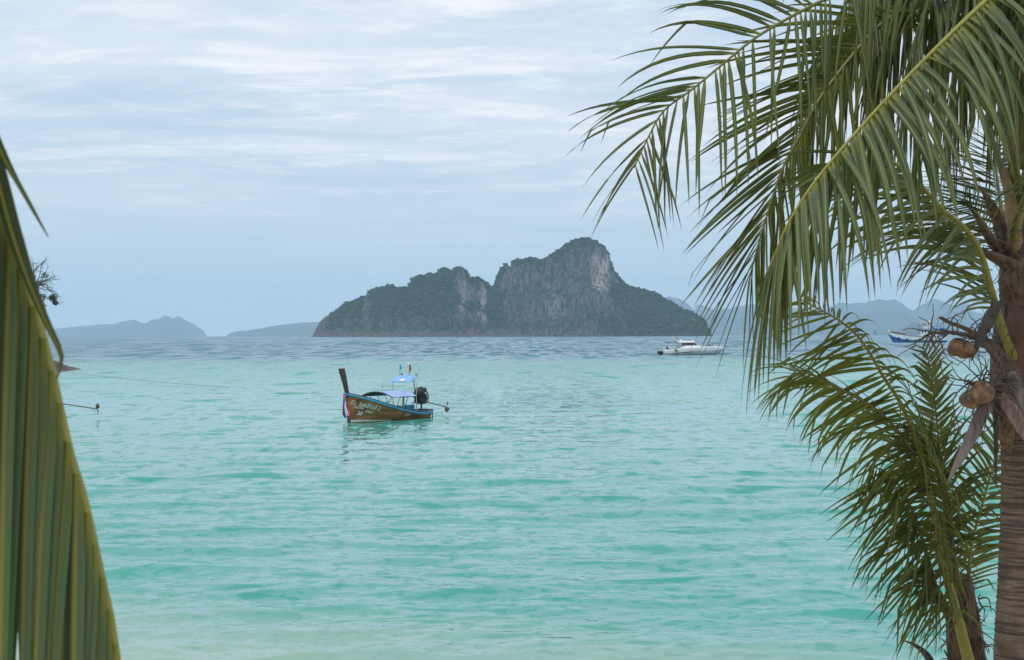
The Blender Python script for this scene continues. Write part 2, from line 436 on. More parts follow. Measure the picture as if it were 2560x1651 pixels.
# beach in front of and below the camera, running down under the water
yy = np.concatenate([np.linspace(-120, 0, 12), np.linspace(2, 60, 40)])
xx = np.linspace(-140, 140, 60)
YY, XX = np.meshgrid(yy, xx, indexing='ij')
ZZ = np.interp(YY, [-120, -3, 6, 12, 20, 24, 60], [4.5, 3.4, 1.7, 1.25, 0.42, 0.0, -2.6]) + 0.08*fbm(XX*0.3, YY*0.3, 4, 5)
M_SAND = simple('beach_sand', (0.52, 0.45, 0.34), 0.9, 0.15, 2.0, 0.02)
tag(grid_mesh('beach', XX, YY, ZZ, M_SAND), 'pale sand beach below the palms', 'beach', kind='structure')

# ------------------------------------------------------------------ distant hills
M_HILL = simple('far_forest', (0.040, 0.052, 0.042), 0.95, 0.5, 0.004)
def ridge(name, prof, D, depth, label, seed, step=2.0, rough=3.0):
    px = np.arange(prof[0][0], prof[-1][0]+step, step)
    py = np.interp(px, [p[0] for p in prof], [p[1] for p in prof])
    z_top = np.array([at(a, b, D).z for a, b in zip(px, py)]); X0 = np.array([at(a, b, D).x for a, b in zip(px, py)])
    base = earth(D) - 20.0
    hgt = np.maximum(z_top-base, 1.0)
    hgt = hgt*(1 + 0.035*fbm(px/9.0, px*0+seed, 4, seed)) + rough*fbm(px/4.0, px*0+seed*2.0, 3, seed+9)
    ts = np.concatenate([np.linspace(-1, 0, 22), np.linspace(0.08, 1, 8)])
    Tt, XX = np.meshgrid(ts, X0, indexing='ij'); Hh = np.broadcast_to(hgt, Tt.shape)
    prof_t = np.where(Tt < 0, (1+Tt)**0.62, (1-Tt)**0.8)
    rel = fbm(XX/(depth*0.35), Tt*3.0, 5, seed+3)*0.30*np.sin(np.clip(1-np.abs(Tt), 0, 1)*math.pi)
    Z = base + Hh*np.clip(prof_t + rel*(np.abs(Tt) > 0.03), 0, 1.0)
    Y = D + Tt*depth + 0.10*depth*fbm(XX/(depth*0.4), Tt*2, 3, seed+5)*(np.abs(Tt) > 0.02)
    o = grid_mesh(name, XX*(Y/D), Y, Z, M_HILL)
    tag(o, label, 'hills', kind='structure'); return o
ridge('distant_hills', [(1500,838),(1560,775),(1610,752),(1640,744),(1668,743),(1699,747),(1718,758),(1736,778),(1742,762),(1761,766),(1789,776),(1808,774),(1824,770),(1880,762),(1940,758),(2000,772),(2069,774),(2092,760),(2120,758),(2163,758),(2186,751),(2198,747),(2217,751),(2237,747),(2252,756),(2268,770),(2283,778),(2291,770),(2322,753),(2334,747),(2357,753),(2361,756),(2392,766),(2408,755),(2424,760),(2431,778),(2463,786),(2482,793),(2540,790),(2620,800),(2760,836)],
      16500, 2200, 'pale blue limestone hills behind the fishing boat', 3)
ridge('distant_hills', [(1640,838),(1700,790),(1735,790),(1800,786),(1850,792),(1930,800),(2020,800),(2060,797),(2110,782),(2150,788),(2200,770),(2255,775),(2300,800),(2340,790),(2370,775),(2430,790),(2450,812),(2480,838)],
      13500, 1500, 'lower bluish foothills in front of the limestone hills', 11)
ridge('distant_hills', [(20,838),(80,828),(157,820.5),(195,817),(221,815),(253,811),(288,811),(304,804.6),(329,800),(342,801),(355,808),(364,808),(377,800),(399,797),(412,788),(423,792),(434,797),(448,789.6),(463,801),(479,808),(495,819),(511,827),(515,842)],
      17000, 1800, 'pale blue hilly island on the left horizon', 17)
ridge('distant_hills', [(566,841),(571,835),(577,832.6),(597,827),(616,827.5),(660,820),(705,812.5),(752,807),(800,804.5),(900,808),(1000,818),(1100,842)],
      14500, 1500, 'low sloping blue headland left of the big island', 23, rough=1.5)
def islet(prof, D, label, seed):
    px = np.arange(prof[0][0], prof[-1][0]+0.01, (prof[-1][0]-prof[0][0])/40.0)
    py = np.interp(px, [p[0] for p in prof], [p[1] for p in prof])
    P = [at(a, b, D) for a, b in zip(px, py)]
    X0 = np.array([p.x for p in P]); hgt = np.maximum(np.array([p.z for p in P]) - earth(D) + 8, 0.5)
    dep = (X0[-1]-X0[0])*0.5
    ts = np.linspace(-1, 1, 25); Tt, XX = np.meshgrid(ts, X0, indexing='ij')
    sh = np.sqrt(np.clip(1-Tt**2, 0, 1))
    Z = earth(D) - 8 + hgt*np.clip(sh**0.6 + 0.12*fbm(XX/dep*4, Tt*3, 4, seed)*(np.abs(Tt) > 0.1), 0, 1)
    tag(grid_mesh('islet', XX, D + Tt*dep, Z, M_HILL), label, 'islet', kind='structure')
islet([(2259,842),(2262,830),(2268,818),(2276,809),(2286,806),(2298,808),(2310,815),(2322,826),(2330,842)], 9500, 'dome shaped bluish islet right behind the fishing boat', 31)
islet([(2181,842),(2183,831),(2186,825),(2189,826),(2192,834),(2193,842)], 9000, 'tiny rock stack on the horizon left of the fishing boat', 37)

# ------------------------------------------------------------------ the island
SKY_I = [(788,842),(790,839),(793,826),(803,811),(813,797),(830,788),(849,777),(875,757),(893,754),(922,740),(926,730),(955,724),(982,715),(1000,725),(1022,721),(1026,709),(1044,695),(1066,693),(1075,686.5),(1093,689),(1100,679),(1113,674.5),(1126,683),(1142,677.6),(1155,679),(1173,689),(1176,698.5),(1195,702),(1213,711),(1226,718.5),(1237,720),(1244,693),(1253,673),(1264,664),(1277,666.5),(1284,653),(1306,649.7),(1328,647.5),(1350,651),(1357,654),(1381,638),(1404,624),(1424,609),(1439,601),(1461,596),(1479,601),(1497,609),(1510,618),(1521,633),(1526,653),(1535,678),(1548,693),(1559,709),(1577,720),(1603,724),(1621,731),(1648,738),(1670,753),(1701,769),(1737,784),(1763,802),(1774,815),(1775,826),(1776,842)]
ISL_D = 4000.0
PXM = ISL_D/FPX            # metres per photo pixel at the island
def make_island():
    nx, ny = 760, 250
    px = np.linspace(780, 1784, nx); Yl = np.linspace(-300, 260, ny)      # metres about the ridge line
    # left hump runs on to the right in front of the main rock
    left = [(p if p[0] <= 1237 else None) for p in SKY_I]; left = [p for p in left if p] + [(1262,735),(1290,760),(1315,795),(1332,825),(1345,846)]
    right = [(1200,846),(1222,800),(1236,722)] + [p for p in SKY_I if p[0] >= 1244]
    hl = np.maximum(842-np.interp(px, [p[0] for p in left], [p[1] for p in left], right=850), -8)*PXM
    hr = np.maximum(842-np.interp(px, [p[0] for p in right], [p[1] for p in right], left=850), -8)*PXM
    Y, PX = np.meshgrid(Yl, px, indexing='ij')
    X = np.array([at(q, 840, ISL_D).x for q in px])[None, :] + 0*Y
    n1 = fbm(X/60, Y/60, 5, 1); n2 = fbm(X/22, Y/40, 4, 8)
    def mass(h, y0, wf, wb, pw, cl):
        """profile h along x; front width wf, back width wb"""
        yr = Y - y0 - 16*n1
        HH = np.broadcast_to(h, Y.shape)
        wf_ = wf*(0.35+0.65*np.clip(HH/120.0, 0, 1.3))
        tf = np.clip(-yr/wf_, 0, 1.4); tb = np.clip(yr/(wb*(0.4+0.6*np.clip(HH/120, 0, 1))), 0, 1.4)
        t = np.where(yr < 0, tf, tb)
        slope = 1 - t**pw                                     # rounded slope
        step = 1 - sstep(t, 0.18, 0.34)*0.50 - sstep(t, 0.62, 0.82)*0.5   # two walls with a ledge between
        s = slope*(1-cl) + step*cl
        return np.where(t < 1.0, HH*np.clip(s, -0.1, 1.0), -8)
    cliff_r = 0.55 + 0.35*np.clip(n2*2, -1, 1)
    cliff_r = cliff_r*(1 - sstep(PX, 1545, 1600)) + 0.08*sstep(PX, 1545, 1600)
    # pillars of bare rock on the left hump
    pil = np.exp(-((PX-1157)/22.0)**2) + np.exp(-((PX-1204)/17.0)**2)
    cliff_l = np.clip(0.18 + 0.75*pil + 0.25*n2, 0, 0.95)
    zl = mass(hl, -40, 185, 150, 1.25, cliff_l)
    zr = mass(hr, 45, 210, 170, 1.35, np.clip(cliff_r, 0, 0.95))
    # bulging pillars
    bul = 26*(np.exp(-((PX-1157)/15.0)**4) + 0.8*np.exp(-((PX-1204)/13.0)**4))
    zl = zl + bul*np.exp(-((Y+100)/40.0)**2)*0.4
    Z = np.maximum(zl, zr)
    on = sstep(Z, -2, 14)
    gully = -np.abs(fbm(X/26, Y/90, 4, 21))*16*on
    crown = (vnoise(X/5.5, Y/5.5, 40)*5.5 + vnoise(X/2.6, Y/2.6, 41)*2.5 - 3)*on     # tree crowns
    gz = np.gradient(Z, Yl, axis=0); slope = np.abs(gz)
    rock = sstep(slope + 0.5*n2, 1.1, 2.0)
    skyline = np.maximum(hl, hr)[None, :]
    Z = Z + gully*(1-sstep(Z, skyline*0.86, skyline*0.98)) + crown*(1-0.85*rock)
    # irregular rock faces: shove steep parts back and forth
    YD = Y + (9*fbm(X/14, Z/55, 4, 51) + 4*fbm(X/5, Z/14, 3, 57))*sstep(slope, 0.6, 1.6)
    # what the surface is: r = bare rock, g = pale limestone, b = warm stain
    zpx = 842 - Z/PXM
    pale = 0.9*np.exp(-((PX-1503)/27.0)**4)*sstep(zpx, 628, 652)*(1-sstep(zpx, 722, 752))
    pale = np.maximum(pale, 0.62*(np.exp(-((PX-1164)/14.0)**4)*sstep(zpx, 698, 712)*(1-sstep(zpx, 760, 800)) + np.exp(-((PX-1208)/12.0)**4)*sstep(zpx, 716, 730)*(1-sstep(zpx, 795, 812))))
    pale = np.maximum(pale, 0.35*np.exp(-((PX-1385)/24.0)**2)*sstep(zpx, 700, 730)*(1-sstep(zpx, 780, 805)))
    pale = np.maximum(pale, 0.18*np.exp(-((PX-1290)/40.0)**2)*sstep(zpx, 655, 680)*(1-sstep(zpx, 715, 740)))
    shore = 1-sstep(Z, 4, 26 + 22*n1)
    rock = np.clip(np.maximum(rock*0.9, shore*0.9*(PX < 1480)) + pale*0.8, 0, 1)
    rock = np.maximum(rock, 0.8*np.exp(-((PX-925)/14.0)**2)*sstep(zpx, 725, 745)*(1-sstep(zpx, 800, 825)))
    rock = np.maximum(rock, 0.85*(1-sstep(PX, 812, 850)))
    rock = np.maximum(rock, 0.46*sstep(PX, 840, 880)*(1-sstep(PX, 1110, 1160))*sstep(zpx, 765, 800))
    rock = np.maximum(rock, 0.50*sstep(PX, 1245, 1270)*(1-sstep(PX, 1480, 1530))*sstep(zpx, 640, 670))
    tint = np.stack([np.clip(rock, 0, 1), np.clip(pale, 0, 1), np.clip(shore*(PX < 1300), 0, 1)], -1)
    m, t, p, o = mat_new('island_ground')
    a_ = N(t, 'ShaderNodeAttribute', attribute_name='tint'); s = N(t, 'ShaderNodeSeparateColor'); t.links.new(a_.outputs['Color'], s.inputs[0])
    g = N(t, 'ShaderNodeNewGeometry')
    def nz(sc, scale, det=6):
        mp = N(t, 'ShaderNodeMapping'); mp.inputs['Scale'].default_value = sc; t.links.new(g.outputs['Position'], mp.inputs[0])
        q = N(t, 'ShaderNodeTexNoise'); q.inputs['Scale'].default_value = scale; q.inputs['Detail'].default_value = det; q.inputs['Roughness'].default_value = 0.65
        t.links.new(mp.outputs[0], q.inputs['Vector']); return q.outputs[0]
    green = mix_col(t, smooth(t, nz((1, 1, 1), 0.06), 0.35, 0.68), (0.012, 0.023, 0.010), (0.050, 0.072, 0.026))
    streak = nz((1, 1, 0.14), 0.16, 9)
    rockc = mix_col(t, smooth(t, streak, 0.42, 0.60), (0.030, 0.028, 0.027), (0.125, 0.115, 0.108))
    palec = mix_col(t, smooth(t, streak, 0.42, 0.56), (0.085, 0.076, 0.070), (0.34, 0.31, 0.28))
    rockc = mix_col(t, s.outputs[1], rockc, palec)
    rockc = mix_col(t, math_node(t, 'MULTIPLY', s.outputs[2], 0.5), rockc, (0.12, 0.085, 0.065))
    patch = smooth(t, math_node(t, 'ADD', s.outputs[0], math_node(t, 'MULTIPLY', math_node(t, 'SUBTRACT', nz((1, 1, 0.6), 0.05, 8), 0.5), 1.5)), 0.45, 0.53)
    t.links.new(mix_col(t, patch, green, rockc), p.inputs['Base Color'])
    p.inputs['Roughness'].default_value = 0.95; p.inputs['Specular IOR Level'].default_value = 0.1
    b = N(t, 'ShaderNodeBump'); b.inputs['Strength'].default_value = 1.0; b.inputs['Distance'].default_value = 7.0
    t.links.new(mix_col(t, 0.5, nz((1, 1, 0.5), 0.12), streak), b.inputs['Height']); t.links.new(b.outputs[0], p.inputs['Normal'])
    o = grid_mesh('island', X, ISL_D + YD, Z + earth(ISL_D), m, tint=tint)
    tag(o, 'rugged limestone island with forest and pale cliff faces on the horizon', 'island', kind='structure')
    # the forest on it: many small uneven crowns, one mass
    rng = np.random.default_rng(5); mb = MB()
    cand = np.argwhere((rock < 0.42) & (Z > 8))
    w_ = np.where(Y[cand[:, 0], cand[:, 1]] < 60, 1.0, 0.15)
    sel = cand[rng.choice(len(cand), 5200, replace=False, p=w_/w_.sum())]
    phi = (1+5**0.5)/2
    ico = np.array([[-1,phi,0],[1,phi,0],[-1,-phi,0],[1,-phi,0],[0,-1,phi],[0,1,phi],[0,-1,-phi],[0,1,-phi],[phi,0,-1],[phi,0,1],[-phi,0,-1],[-phi,0,1]])/math.hypot(1, phi)
    icof = [(0,11,5),(0,5,1),(0,1,7),(0,7,10),(0,10,11),(1,5,9),(5,11,4),(11,10,2),(10,7,6),(7,1,8),(3,9,4),(3,4,2),(3,2,6),(3,6,8),(3,8,9),(4,9,5),(2,4,11),(6,2,10),(8,6,7),(9,8,1)]
    for i, j in sel:
        base_ = np.array([X[i, j], ISL_D+YD[i, j], Z[i, j]+earth(ISL_D)])
        for k in range(2):
            r = rng.uniform(1.8, 4.2)*(1.0 if k == 0 else 0.7)
            jit = 1 + rng.uniform(-0.35, 0.35, (12, 1))
            mb.add(base_ + rng.uniform(-2.5, 2.5, 3)*(1, 1, 0.5) + (0, 0, 0.4*r) + ico*jit*np.array([r, r, r*0.85]), icof, None, (rng.uniform(0, 1), 0, 0))
    mf, t, p, o2 = mat_new('island_forest')
    a_ = N(t, 'ShaderNodeAttribute', attribute_name='tint'); s = N(t, 'ShaderNodeSeparateColor'); t.links.new(a_.outputs['Color'], s.inputs[0])
    t.links.new(mix_col(t, s.outputs[0], (0.012, 0.024, 0.010), (0.055, 0.080, 0.024)), p.inputs['Base Color'])
    p.inputs['Roughness'].default_value = 0.9; p.inputs['Specular IOR Level'].default_value = 0.1
    fo = mb.build('island_forest', mf, None, smooth=False)
    tag(fo, 'dense dark green forest clothing the slopes of the limestone island', 'forest', kind='stuff')
make_island()
# ------------------------------------------------------------------ boats
def paint(name, col, rough=0.45, var=0.10, scale=3.0):
    return simple(name, col, rough, var, scale, 0.0)
M_WHITE = paint('white_gelcoat', (0.80, 0.81, 0.82), 0.25, 0.04)
M_HULLREFL = paint('hull_sea_reflection', (0.50, 0.55, 0.55), 0.35, 0.06)  # sea reflection on the lower white hull, put into its colour
M_BLUE = paint('sky_blue_paint', (0.045, 0.36, 0.62), 0.5, 0.15, 5)
M_TARP = paint('light_blue_tarpaulin', (0.20, 0.41, 0.70), 0.6, 0.10, 2)
M_TARP2 = paint('lavender_blue_tarpaulin', (0.31, 0.41, 0.68), 0.6, 0.10, 2)
M_TARPSHADE = paint('shaded_tarpaulin', (0.020, 0.050, 0.060), 0.6, 0.25, 2)  # shade under the awning, put into a dark cloth colour
M_STEEL = simple('galvanised_tube', (0.42, 0.43, 0.44), 0.4, 0.15, 12, metal=0.5)
M_DARKST = simple('dark_tube', (0.07, 0.07, 0.08), 0.5, 0.2, 12)
M_BLACK = simple('black_engine', (0.014, 0.014, 0.016), 0.5, 0.3, 9, 0.02)
M_RUST = simple('rusty_shaft', (0.16, 0.10, 0.07), 0.7, 0.4, 12)
M_RED = paint('red_cloth', (0.60, 0.03, 0.06), 0.8)
M_NAVY = paint('blue_cloth', (0.05, 0.05, 0.32), 0.8)
M_WCLOTH = paint('white_cloth', (0.75, 0.75, 0.77), 0.8)
M_LETTER = paint('white_lettering', (0.72, 0.70, 0.66), 0.6, 0.25, 9)
M_GREENL = paint('green_lamp', (0.01, 0.09, 0.04), 0.3)
M_REDL = paint('red_lamp', (0.45, 0.01, 0.03), 0.3)
M_OLDWOOD = simple('old_post_wood', (0.30, 0.24, 0.17), 0.8, 0.3, 10, stretch=(1, 1, 0.3))
M_GLASS = simple('smoked_glass', (0.012, 0.016, 0.022), 0.08, 0.2, 2)
M_SKIN = simple('skin', (0.36, 0.17, 0.10), 0.6, 0.1, 9)
M_HAIR = simple('hair', (0.02, 0.014, 0.012), 0.7, 0.2, 30)
def wood_material():
    m, t, p, o = mat_new('varnished_hull_wood')
    tcn = N(t, 'ShaderNodeTexCoord'); mp = N(t, 'ShaderNodeMapping'); mp.inputs['Scale'].default_value = (0.35, 1, 3.2)
    t.links.new(tcn.outputs['Object'], mp.inputs[0])
    nz = N(t, 'ShaderNodeTexNoise'); nz.inputs['Scale'].default_value = 2.2; nz.inputs['Detail'].default_value = 9; nz.inputs['Roughness'].default_value = 0.65
    t.links.new(mp.outputs[0], nz.inputs['Vector'])
    n2 = N(t, 'ShaderNodeTexNoise'); n2.inputs['Scale'].default_value = 0.9; n2.inputs['Detail'].default_value = 4
    t.links.new(tcn.outputs['Object'], n2.inputs['Vector'])
    c = mix_col(t, smooth(t, nz.outputs[0], 0.30, 0.70), (0.120, 0.042, 0.016), (0.42, 0.165, 0.058))
    c = mix_col(t, smooth(t, n2.outputs[0], 0.48, 0.72, 0, 0.7), c, (0.48, 0.22, 0.085))
    t.links.new(c, p.inputs['Base Color']); p.inputs['Roughness'].default_value = 0.38
    return m
M_WOOD = wood_material()
M_STEM = simple('dark_stem_wood', (0.080, 0.038, 0.028), 0.45, 0.4, 6, stretch=(1, 1, 0.3))
M_RAIL = simple('brown_rail', (0.11, 0.04, 0.028), 0.5, 0.25, 6)

LT_L = 7.3
lt_x = [0.0, 0.5, 1.2, 2.4, 3.6, 4.8, 5.8, 6.6, 7.1, LT_L]
lt_b = [0.62, 0.80, 0.94, 1.06, 1.08, 0.97, 0.74, 0.42, 0.17, 0.035]
lt_s = [0.56, 0.50, 0.47, 0.60, 0.82, 1.12, 1.42, 1.66, 1.80, 1.86]
lt_k = [-0.28, -0.34, -0.38, -0.40, -0.40, -0.36, -0.30, -0.24, -0.22, -0.22]
LT_TAB = {}
def lt_smooth(x, ys):
    # gentle cubic through the station table
    k = id(ys)
    if k not in LT_TAB: LT_TAB[k] = catmull(np.stack([lt_x, ys, np.zeros(len(ys))], 1), 160)[:, :2].T.copy()
    return float(np.interp(x, LT_TAB[k][0], LT_TAB[k][1]))
def lt_pt(x, s, off=0.0):
    b, zs, zk = lt_smooth(x, lt_b), lt_smooth(x, lt_s), lt_smooth(x, lt_k)
    e = 0.50 + 0.45*float(sstep(x, 3.5, 7.0))
    y = b*(s**e) + off
    z = zk + (zs-zk)*s
    rake = 0.10*float(sstep(x, 5.0, LT_L))*(z-0.0)
    tr = -0.10*(1-float(sstep(x, 0, 1.0)))*z*0.6
    return np.array([x + rake + tr, max(y, 0.0), z])
def lt_surface(x, z, off=0.006):
    zs, zk = lt_smooth(x, lt_s), lt_smooth(x, lt_k)
    return lt_pt(x, max(0.0, min(1.0, (z-zk)/(zs-zk))), off)
def text_mesh(body, size, shear=0.0, spacing=1.0):
    cu = bpy.data.curves.new('lettering', 'FONT'); cu.body = body; cu.size = size; cu.shear = shear; cu.space_character = spacing
    cu.resolution_u = 3; cu.offset = 0.006*size/0.3
    ob = bpy.data.objects.new('lettering', cu); COL.objects.link(ob)
    dg = bpy.context.evaluated_depsgraph_get(); dg.update()
    me = bpy.data.meshes.new_from_object(ob.evaluated_get(dg))
    V = np.array([v.co[:] for v in me.vertices]); F = [tuple(p.vertices) for p in me.polygons]
    bpy.data.objects.remove(ob); bpy.data.meshes.remove(me)
    return V, F

def longtail(loc, rz, label, lettering=True, reach=2.15):
    root = empty('longtail_boat', loc, rz); tag(root, label, 'boat', 'longtail boats at anchor')
    mir = np.array([1, -1, 1])
    xs = np.linspace(0, LT_L, 46); ss = np.linspace(0, 1, 15)
    # outer and inner skin, transom
    mb = MB()
    P = [[lt_pt(x, s) for s in ss] for x in xs]
    Q = [[p*mir for p in row] for row in P]
    mb.loft(P, closed=False); mb.loft(Q[::-1], closed=False)
    ring = [p for p in P[0]] + [p*mir for p in P[0][::-1]][:-1]
    mb.add(ring, [tuple(range(len(ring)))])
    def inner(x, s):
        p = lt_pt(x, s); return np.array([p[0], max(0, p[1]-0.05), p[2]+ (0.06 if s < 0.5 else 0)])
    xi = xs[1:-3]
    PI_ = [[inner(x, s) for s in ss] for x in xi]
    mb.loft([r[::-1] for r in PI_], closed=False); mb.loft([[p*mir for p in r] for r in PI_], closed=False)
    hull = mb.build('hull', M_WOOD, root, auto=40)
    # rail and blue rubbing strake following the sheer
    for nm, mt, s0, dz, r, fl in (('gunwale', M_RAIL, 1.0, 0.02, 0.045, 0.7), ('rubbing_strake', M_BLUE, 1.0, -0.075, 0.042, 1.5)):
        g = MB()
        for sg in (1, -1):
            pts = []
            for x in np.linspace(0.0, LT_L-0.06, 50):
                p = lt_pt(x, s0); p2 = lt_surface(x, p[2]+min(dz, 0)) if dz < 0 else p
                pts.append((p2[0], sg*(p2[1]+(0.012 if dz < 0 else -0.02)), p[2]+dz))
            g.tube(pts, r, 6, fl)
        tr_y = lt_pt(0, 1)[1]
        g.tube([(lt_pt(0, 1)[0]-0.02, -tr_y, lt_s[0]+dz), (lt_pt(0, 1)[0]-0.02, tr_y, lt_s[0]+dz)], r, 6, fl)
        g.build(nm, mt, hull)
    # white boot line at the bow
    g = MB()
    for sg in (1, -1):
        ringu = []; 
        for x in np.linspace(4.0, LT_L, 26):
            hz = 0.02 + 0.10*float(sstep(x, 4.0, LT_L))
            a = lt_surface(x, 0.06+hz, 0.008); b = lt_surface(x, 0.03, 0.008)
            ringu.append([a*(1, sg, 1), b*(1, sg, 1)])
        g.loft(ringu if sg < 0 else ringu[::-1], closed=False)
    g.build('boot_stripe', M_LETTER, hull)
    # stem: keel post plus the tall prow plank
    g = MB(); r_ = []
    for z in np.linspace(-0.22, 1.86, 14):
        x = LT_L + 0.10*z - 0.02
        r_.append([(x-0.16, -0.045-0.02*z, z), (x+0.06, -0.03, z), (x+0.06, 0.03, z), (x-0.16, 0.045+0.02*z, z)])
    g.loft(r_, cap0=True, cap1=True); g.build('stem', M_STEM, root, smooth=False)
    g = MB(); r_ = []
    for k in np.linspace(0, 1, 12):
        z = 1.70 + 1.68*k; xc = LT_L + 0.06 + 0.48*k + 0.06*k*k; wd = 0.15 + 0.105*k; th = 0.065 + 0.025*k
        r_.append([(xc-wd, -th*0.55, z), (xc-wd*0.5, -th, z), (xc+wd*0.5, -th, z), (xc+wd, -th*0.4, z-0.02), (xc+wd, th*0.4, z-0.02), (xc+wd*0.5, th, z), (xc-wd*0.5, th, z), (xc-wd, th*0.55, z)])
    g.loft(r_, cap0=True, cap1=True); g.build('prow', M_STEM, root, smooth=False)
    # cloth wound round the prow with hanging ends
    g = MB(); kn = LT_L + 0.12
    for dz, rr in ((0.0, 0.20), (0.06, 0.19), (-0.05, 0.17)):
        a = np.linspace(0, 2*math.pi, 17)
        g.tube([(kn+rr*math.cos(q), rr*0.72*math.sin(q), 1.72+dz+0.03*math.sin(3*q)) for q in a], 0.045, 7)
    g.build('knotted_sash', M_DARKST, root)
    def ribbon(nm, mt, y0, ln, sway, wdt, x0):
        g = MB(); r_ = []
        for k in np.linspace(0, 1, 14):
            z = 1.74 - ln*k; c = np.array([x0 + 0.10*math.sin(k*3.0+sway) - 0.05*k, y0 + 0.07*math.sin(k*4+sway*2), z])
            d = np.array([math.cos(sway+k*0.8)*0.5, 1.0, 0]); d /= np.linalg.norm(d)
            n_ = np.array([-d[1], d[0], 0])*0.02; ww = wdt*(0.6+0.5*k)
            r_.append([c-d*ww, c+n_, c+d*ww, c-n_])
        g.loft(r_, cap0=True, cap1=True); return g.build(nm, mt, root)
    ribbon('ribbon', M_RED, -0.10, 1.28, 0.2, 0.085, kn+0.20); ribbon('ribbon', M_NAVY, 0.02, 1.42, 0.9, 0.085, kn+0.23)
    ribbon('ribbon', M_WCLOTH, 0.13, 1.30, 1.5, 0.05, kn+0.20); ribbon('ribbon', M_RED, 0.20, 1.45, 1.9, 0.055, kn+0.17)
    g = MB(); a = np.linspace(0, 2*math.pi, 13)
    g.tube([(kn-0.03+0.24*math.cos(q), 0.19*math.sin(q), 1.70+0.12*math.cos(q)) for q in a], 0.032, 6); g.build('garland', M_BLUE, root)
    # floor and thwarts
    g = MB()
    for x in np.arange(0.5, 5.6, 0.19):
        b = max(0.1, lt_surface(x, 0.12, 0)[1]-0.06); g.box((x, 0, 0.12), (0.175, 2*b, 0.025))
    g.build('floor_boards', M_OLDWOOD, root, smooth=False)
    for x in (2.2, 3.1, 4.0, 4.9):
        b = lt_surface(x, 0.45, 0)[1]-0.05; g = MB(); g.box((x, 0, 0.45), (0.26, 2*b, 0.04), bevel=0.01); g.build('thwart', M_OLDWOOD, root, smooth=False)
    # arched awning over the passengers
    x0, x1, hw, ze, zr = 2.45, 4.75, 1.36, 1.56, 1.88
    def arch(u, x): return np.array([x, hw*u, ze + (zr-ze)*(1-abs(u)**2.1) + 0.0*x])
    for nm, mt, dz in (('awning', M_TARP2, 0.0), ('awning_underside', M_TARPSHADE, -0.03)):  # the lower dark sheet paints the awning's shaded underside
        g = MB(); us = np.linspace(-1, 1, 17)
        g.loft([[arch(u, x)+(0, 0, dz - 0.02*abs(math.sin((x-x0)*math.pi/0.73))) for u in us] for x in np.linspace(x0, x1, 13)], closed=False)
        aw = g.build(nm, mt, root if nm == 'awning' else aw_root)
        if nm == 'awning': aw_root = aw
    for x in (x0, x0+0.73, x0+1.46, x1):
        g = MB(); g.tube([arch(u, x)-(0, 0, 0.055) for u in np.linspace(-1, 1, 15)], 0.022, 6); g.build('awning_hoop', M_DARKST, aw_root)
        for sg in (1, -1):
            b = lt_pt(x, 1); g = MB()
            g.tube([(x, sg*hw*0.985, ze-0.02), (x, sg*(hw*0.9), ze-0.14), (x, sg*(b[1]-0.06), b[2])], 0.018, 6); g.build('awning_post', M_DARKST, root)
    g = MB(); g.tube([(3.75, -0.35, 1.93), (3.76, -0.35, 2.42)], 0.012, 5); g.build('whip_aerial', M_DARKST, root)
    # roof over the helm on a bent tube frame
    xr = 2.05; g = MB()
    g.tube(catmull([(xr, -1.0, 0.50), (xr, -1.0, 1.5), (xr, -1.0, 2.34), (xr, -0.88, 2.47), (xr, 0, 2.50), (xr, 0.88, 2.47), (xr, 1.0, 2.34), (xr, 1.0, 1.5), (xr, 1.0, 0.50)], 60), 0.028, 8)
    fr = g.build('helm_frame', M_STEEL, root)
    rot = Matrix.Rotation(R(24), 4, 'Y')
    g = MB(); g.box((xr-0.02, 0, 2.62), (1.0, 1.68, 0.045), rot, 0.012); rf = g.build('helm_roof', M_TARP, root, smooth=False)
    g = MB(); g.box((xr+0.27, 0.05, 2.545), (0.34, 0.42, 0.012), rot); g.build('roof_patch', M_LETTER, rf, smooth=False)
    for y, mt in ((-0.62, M_GREENL), (0.62, M_REDL)):
        g = MB(); g.blob((xr-0.42, y, 2.90), (0.06, 0.06, 0.075), 10, 8); g.tube([(xr-0.42, y, 2.80), (xr-0.42, y, 2.86)], 0.03, 8); g.build('navigation_light', mt, rf)
    for y, zt in ((-0.80, 3.55), (0.0, 3.65), (0.82, 3.25)):
        g = MB(); g.tube([(xr-0.44, y, 2.78), (xr-0.44, y+0.01, zt)], 0.011, 5); pole = g.build('flag_pole', M_DARKST, rf)
        if y > 0.5: continue
        g = MB(); r_ = []
        for k in np.linspace(0, 1, 9):
            z = zt - 0.02 - (0.42 if y < 0 else 0.75)*k; sw = 0.05*math.sin(k*5)
            r_.append([(xr-0.44, y+0.015, z), (xr-0.45-sw, y+0.02+0.13*math.sin(k*3.0+0.3), z-0.05), (xr-0.43-sw, y+0.03+0.10*math.sin(k*3.0+0.3), z-0.02)])
        g.loft(r_, cap0=True, cap1=True)
        g.build('flag', M_BLUE if y < 0 else M_RED, rf)
        if y == 0.0:
            g = MB(); g.box((xr-0.44, y-0.06, zt-0.10), (0.03, 0.20, 0.20)); g.build('flag', M_WCLOTH, rf)
    # blue slatted locker, steering column and its crosspiece
    lock = MB(); lock.box((1.30, -0.62, 0.52), (1.70, 0.06, 0.72), bevel=0.01); lk = lock.build('locker', M_BLUE, root, smooth=False)
    for i in range(14):
        g = MB(); g.box((0.50+i*0.123, -0.578, 0.52), (0.10, 0.02, 0.70)); g.build('plank', M_BLUE, lk, smooth=False)
    g = MB(); g.box((1.55, -0.55, 1.05), (0.11, 0.11, 0.85), bevel=0.015); g.build('wooden_post', M_OLDWOOD, root, smooth=False)
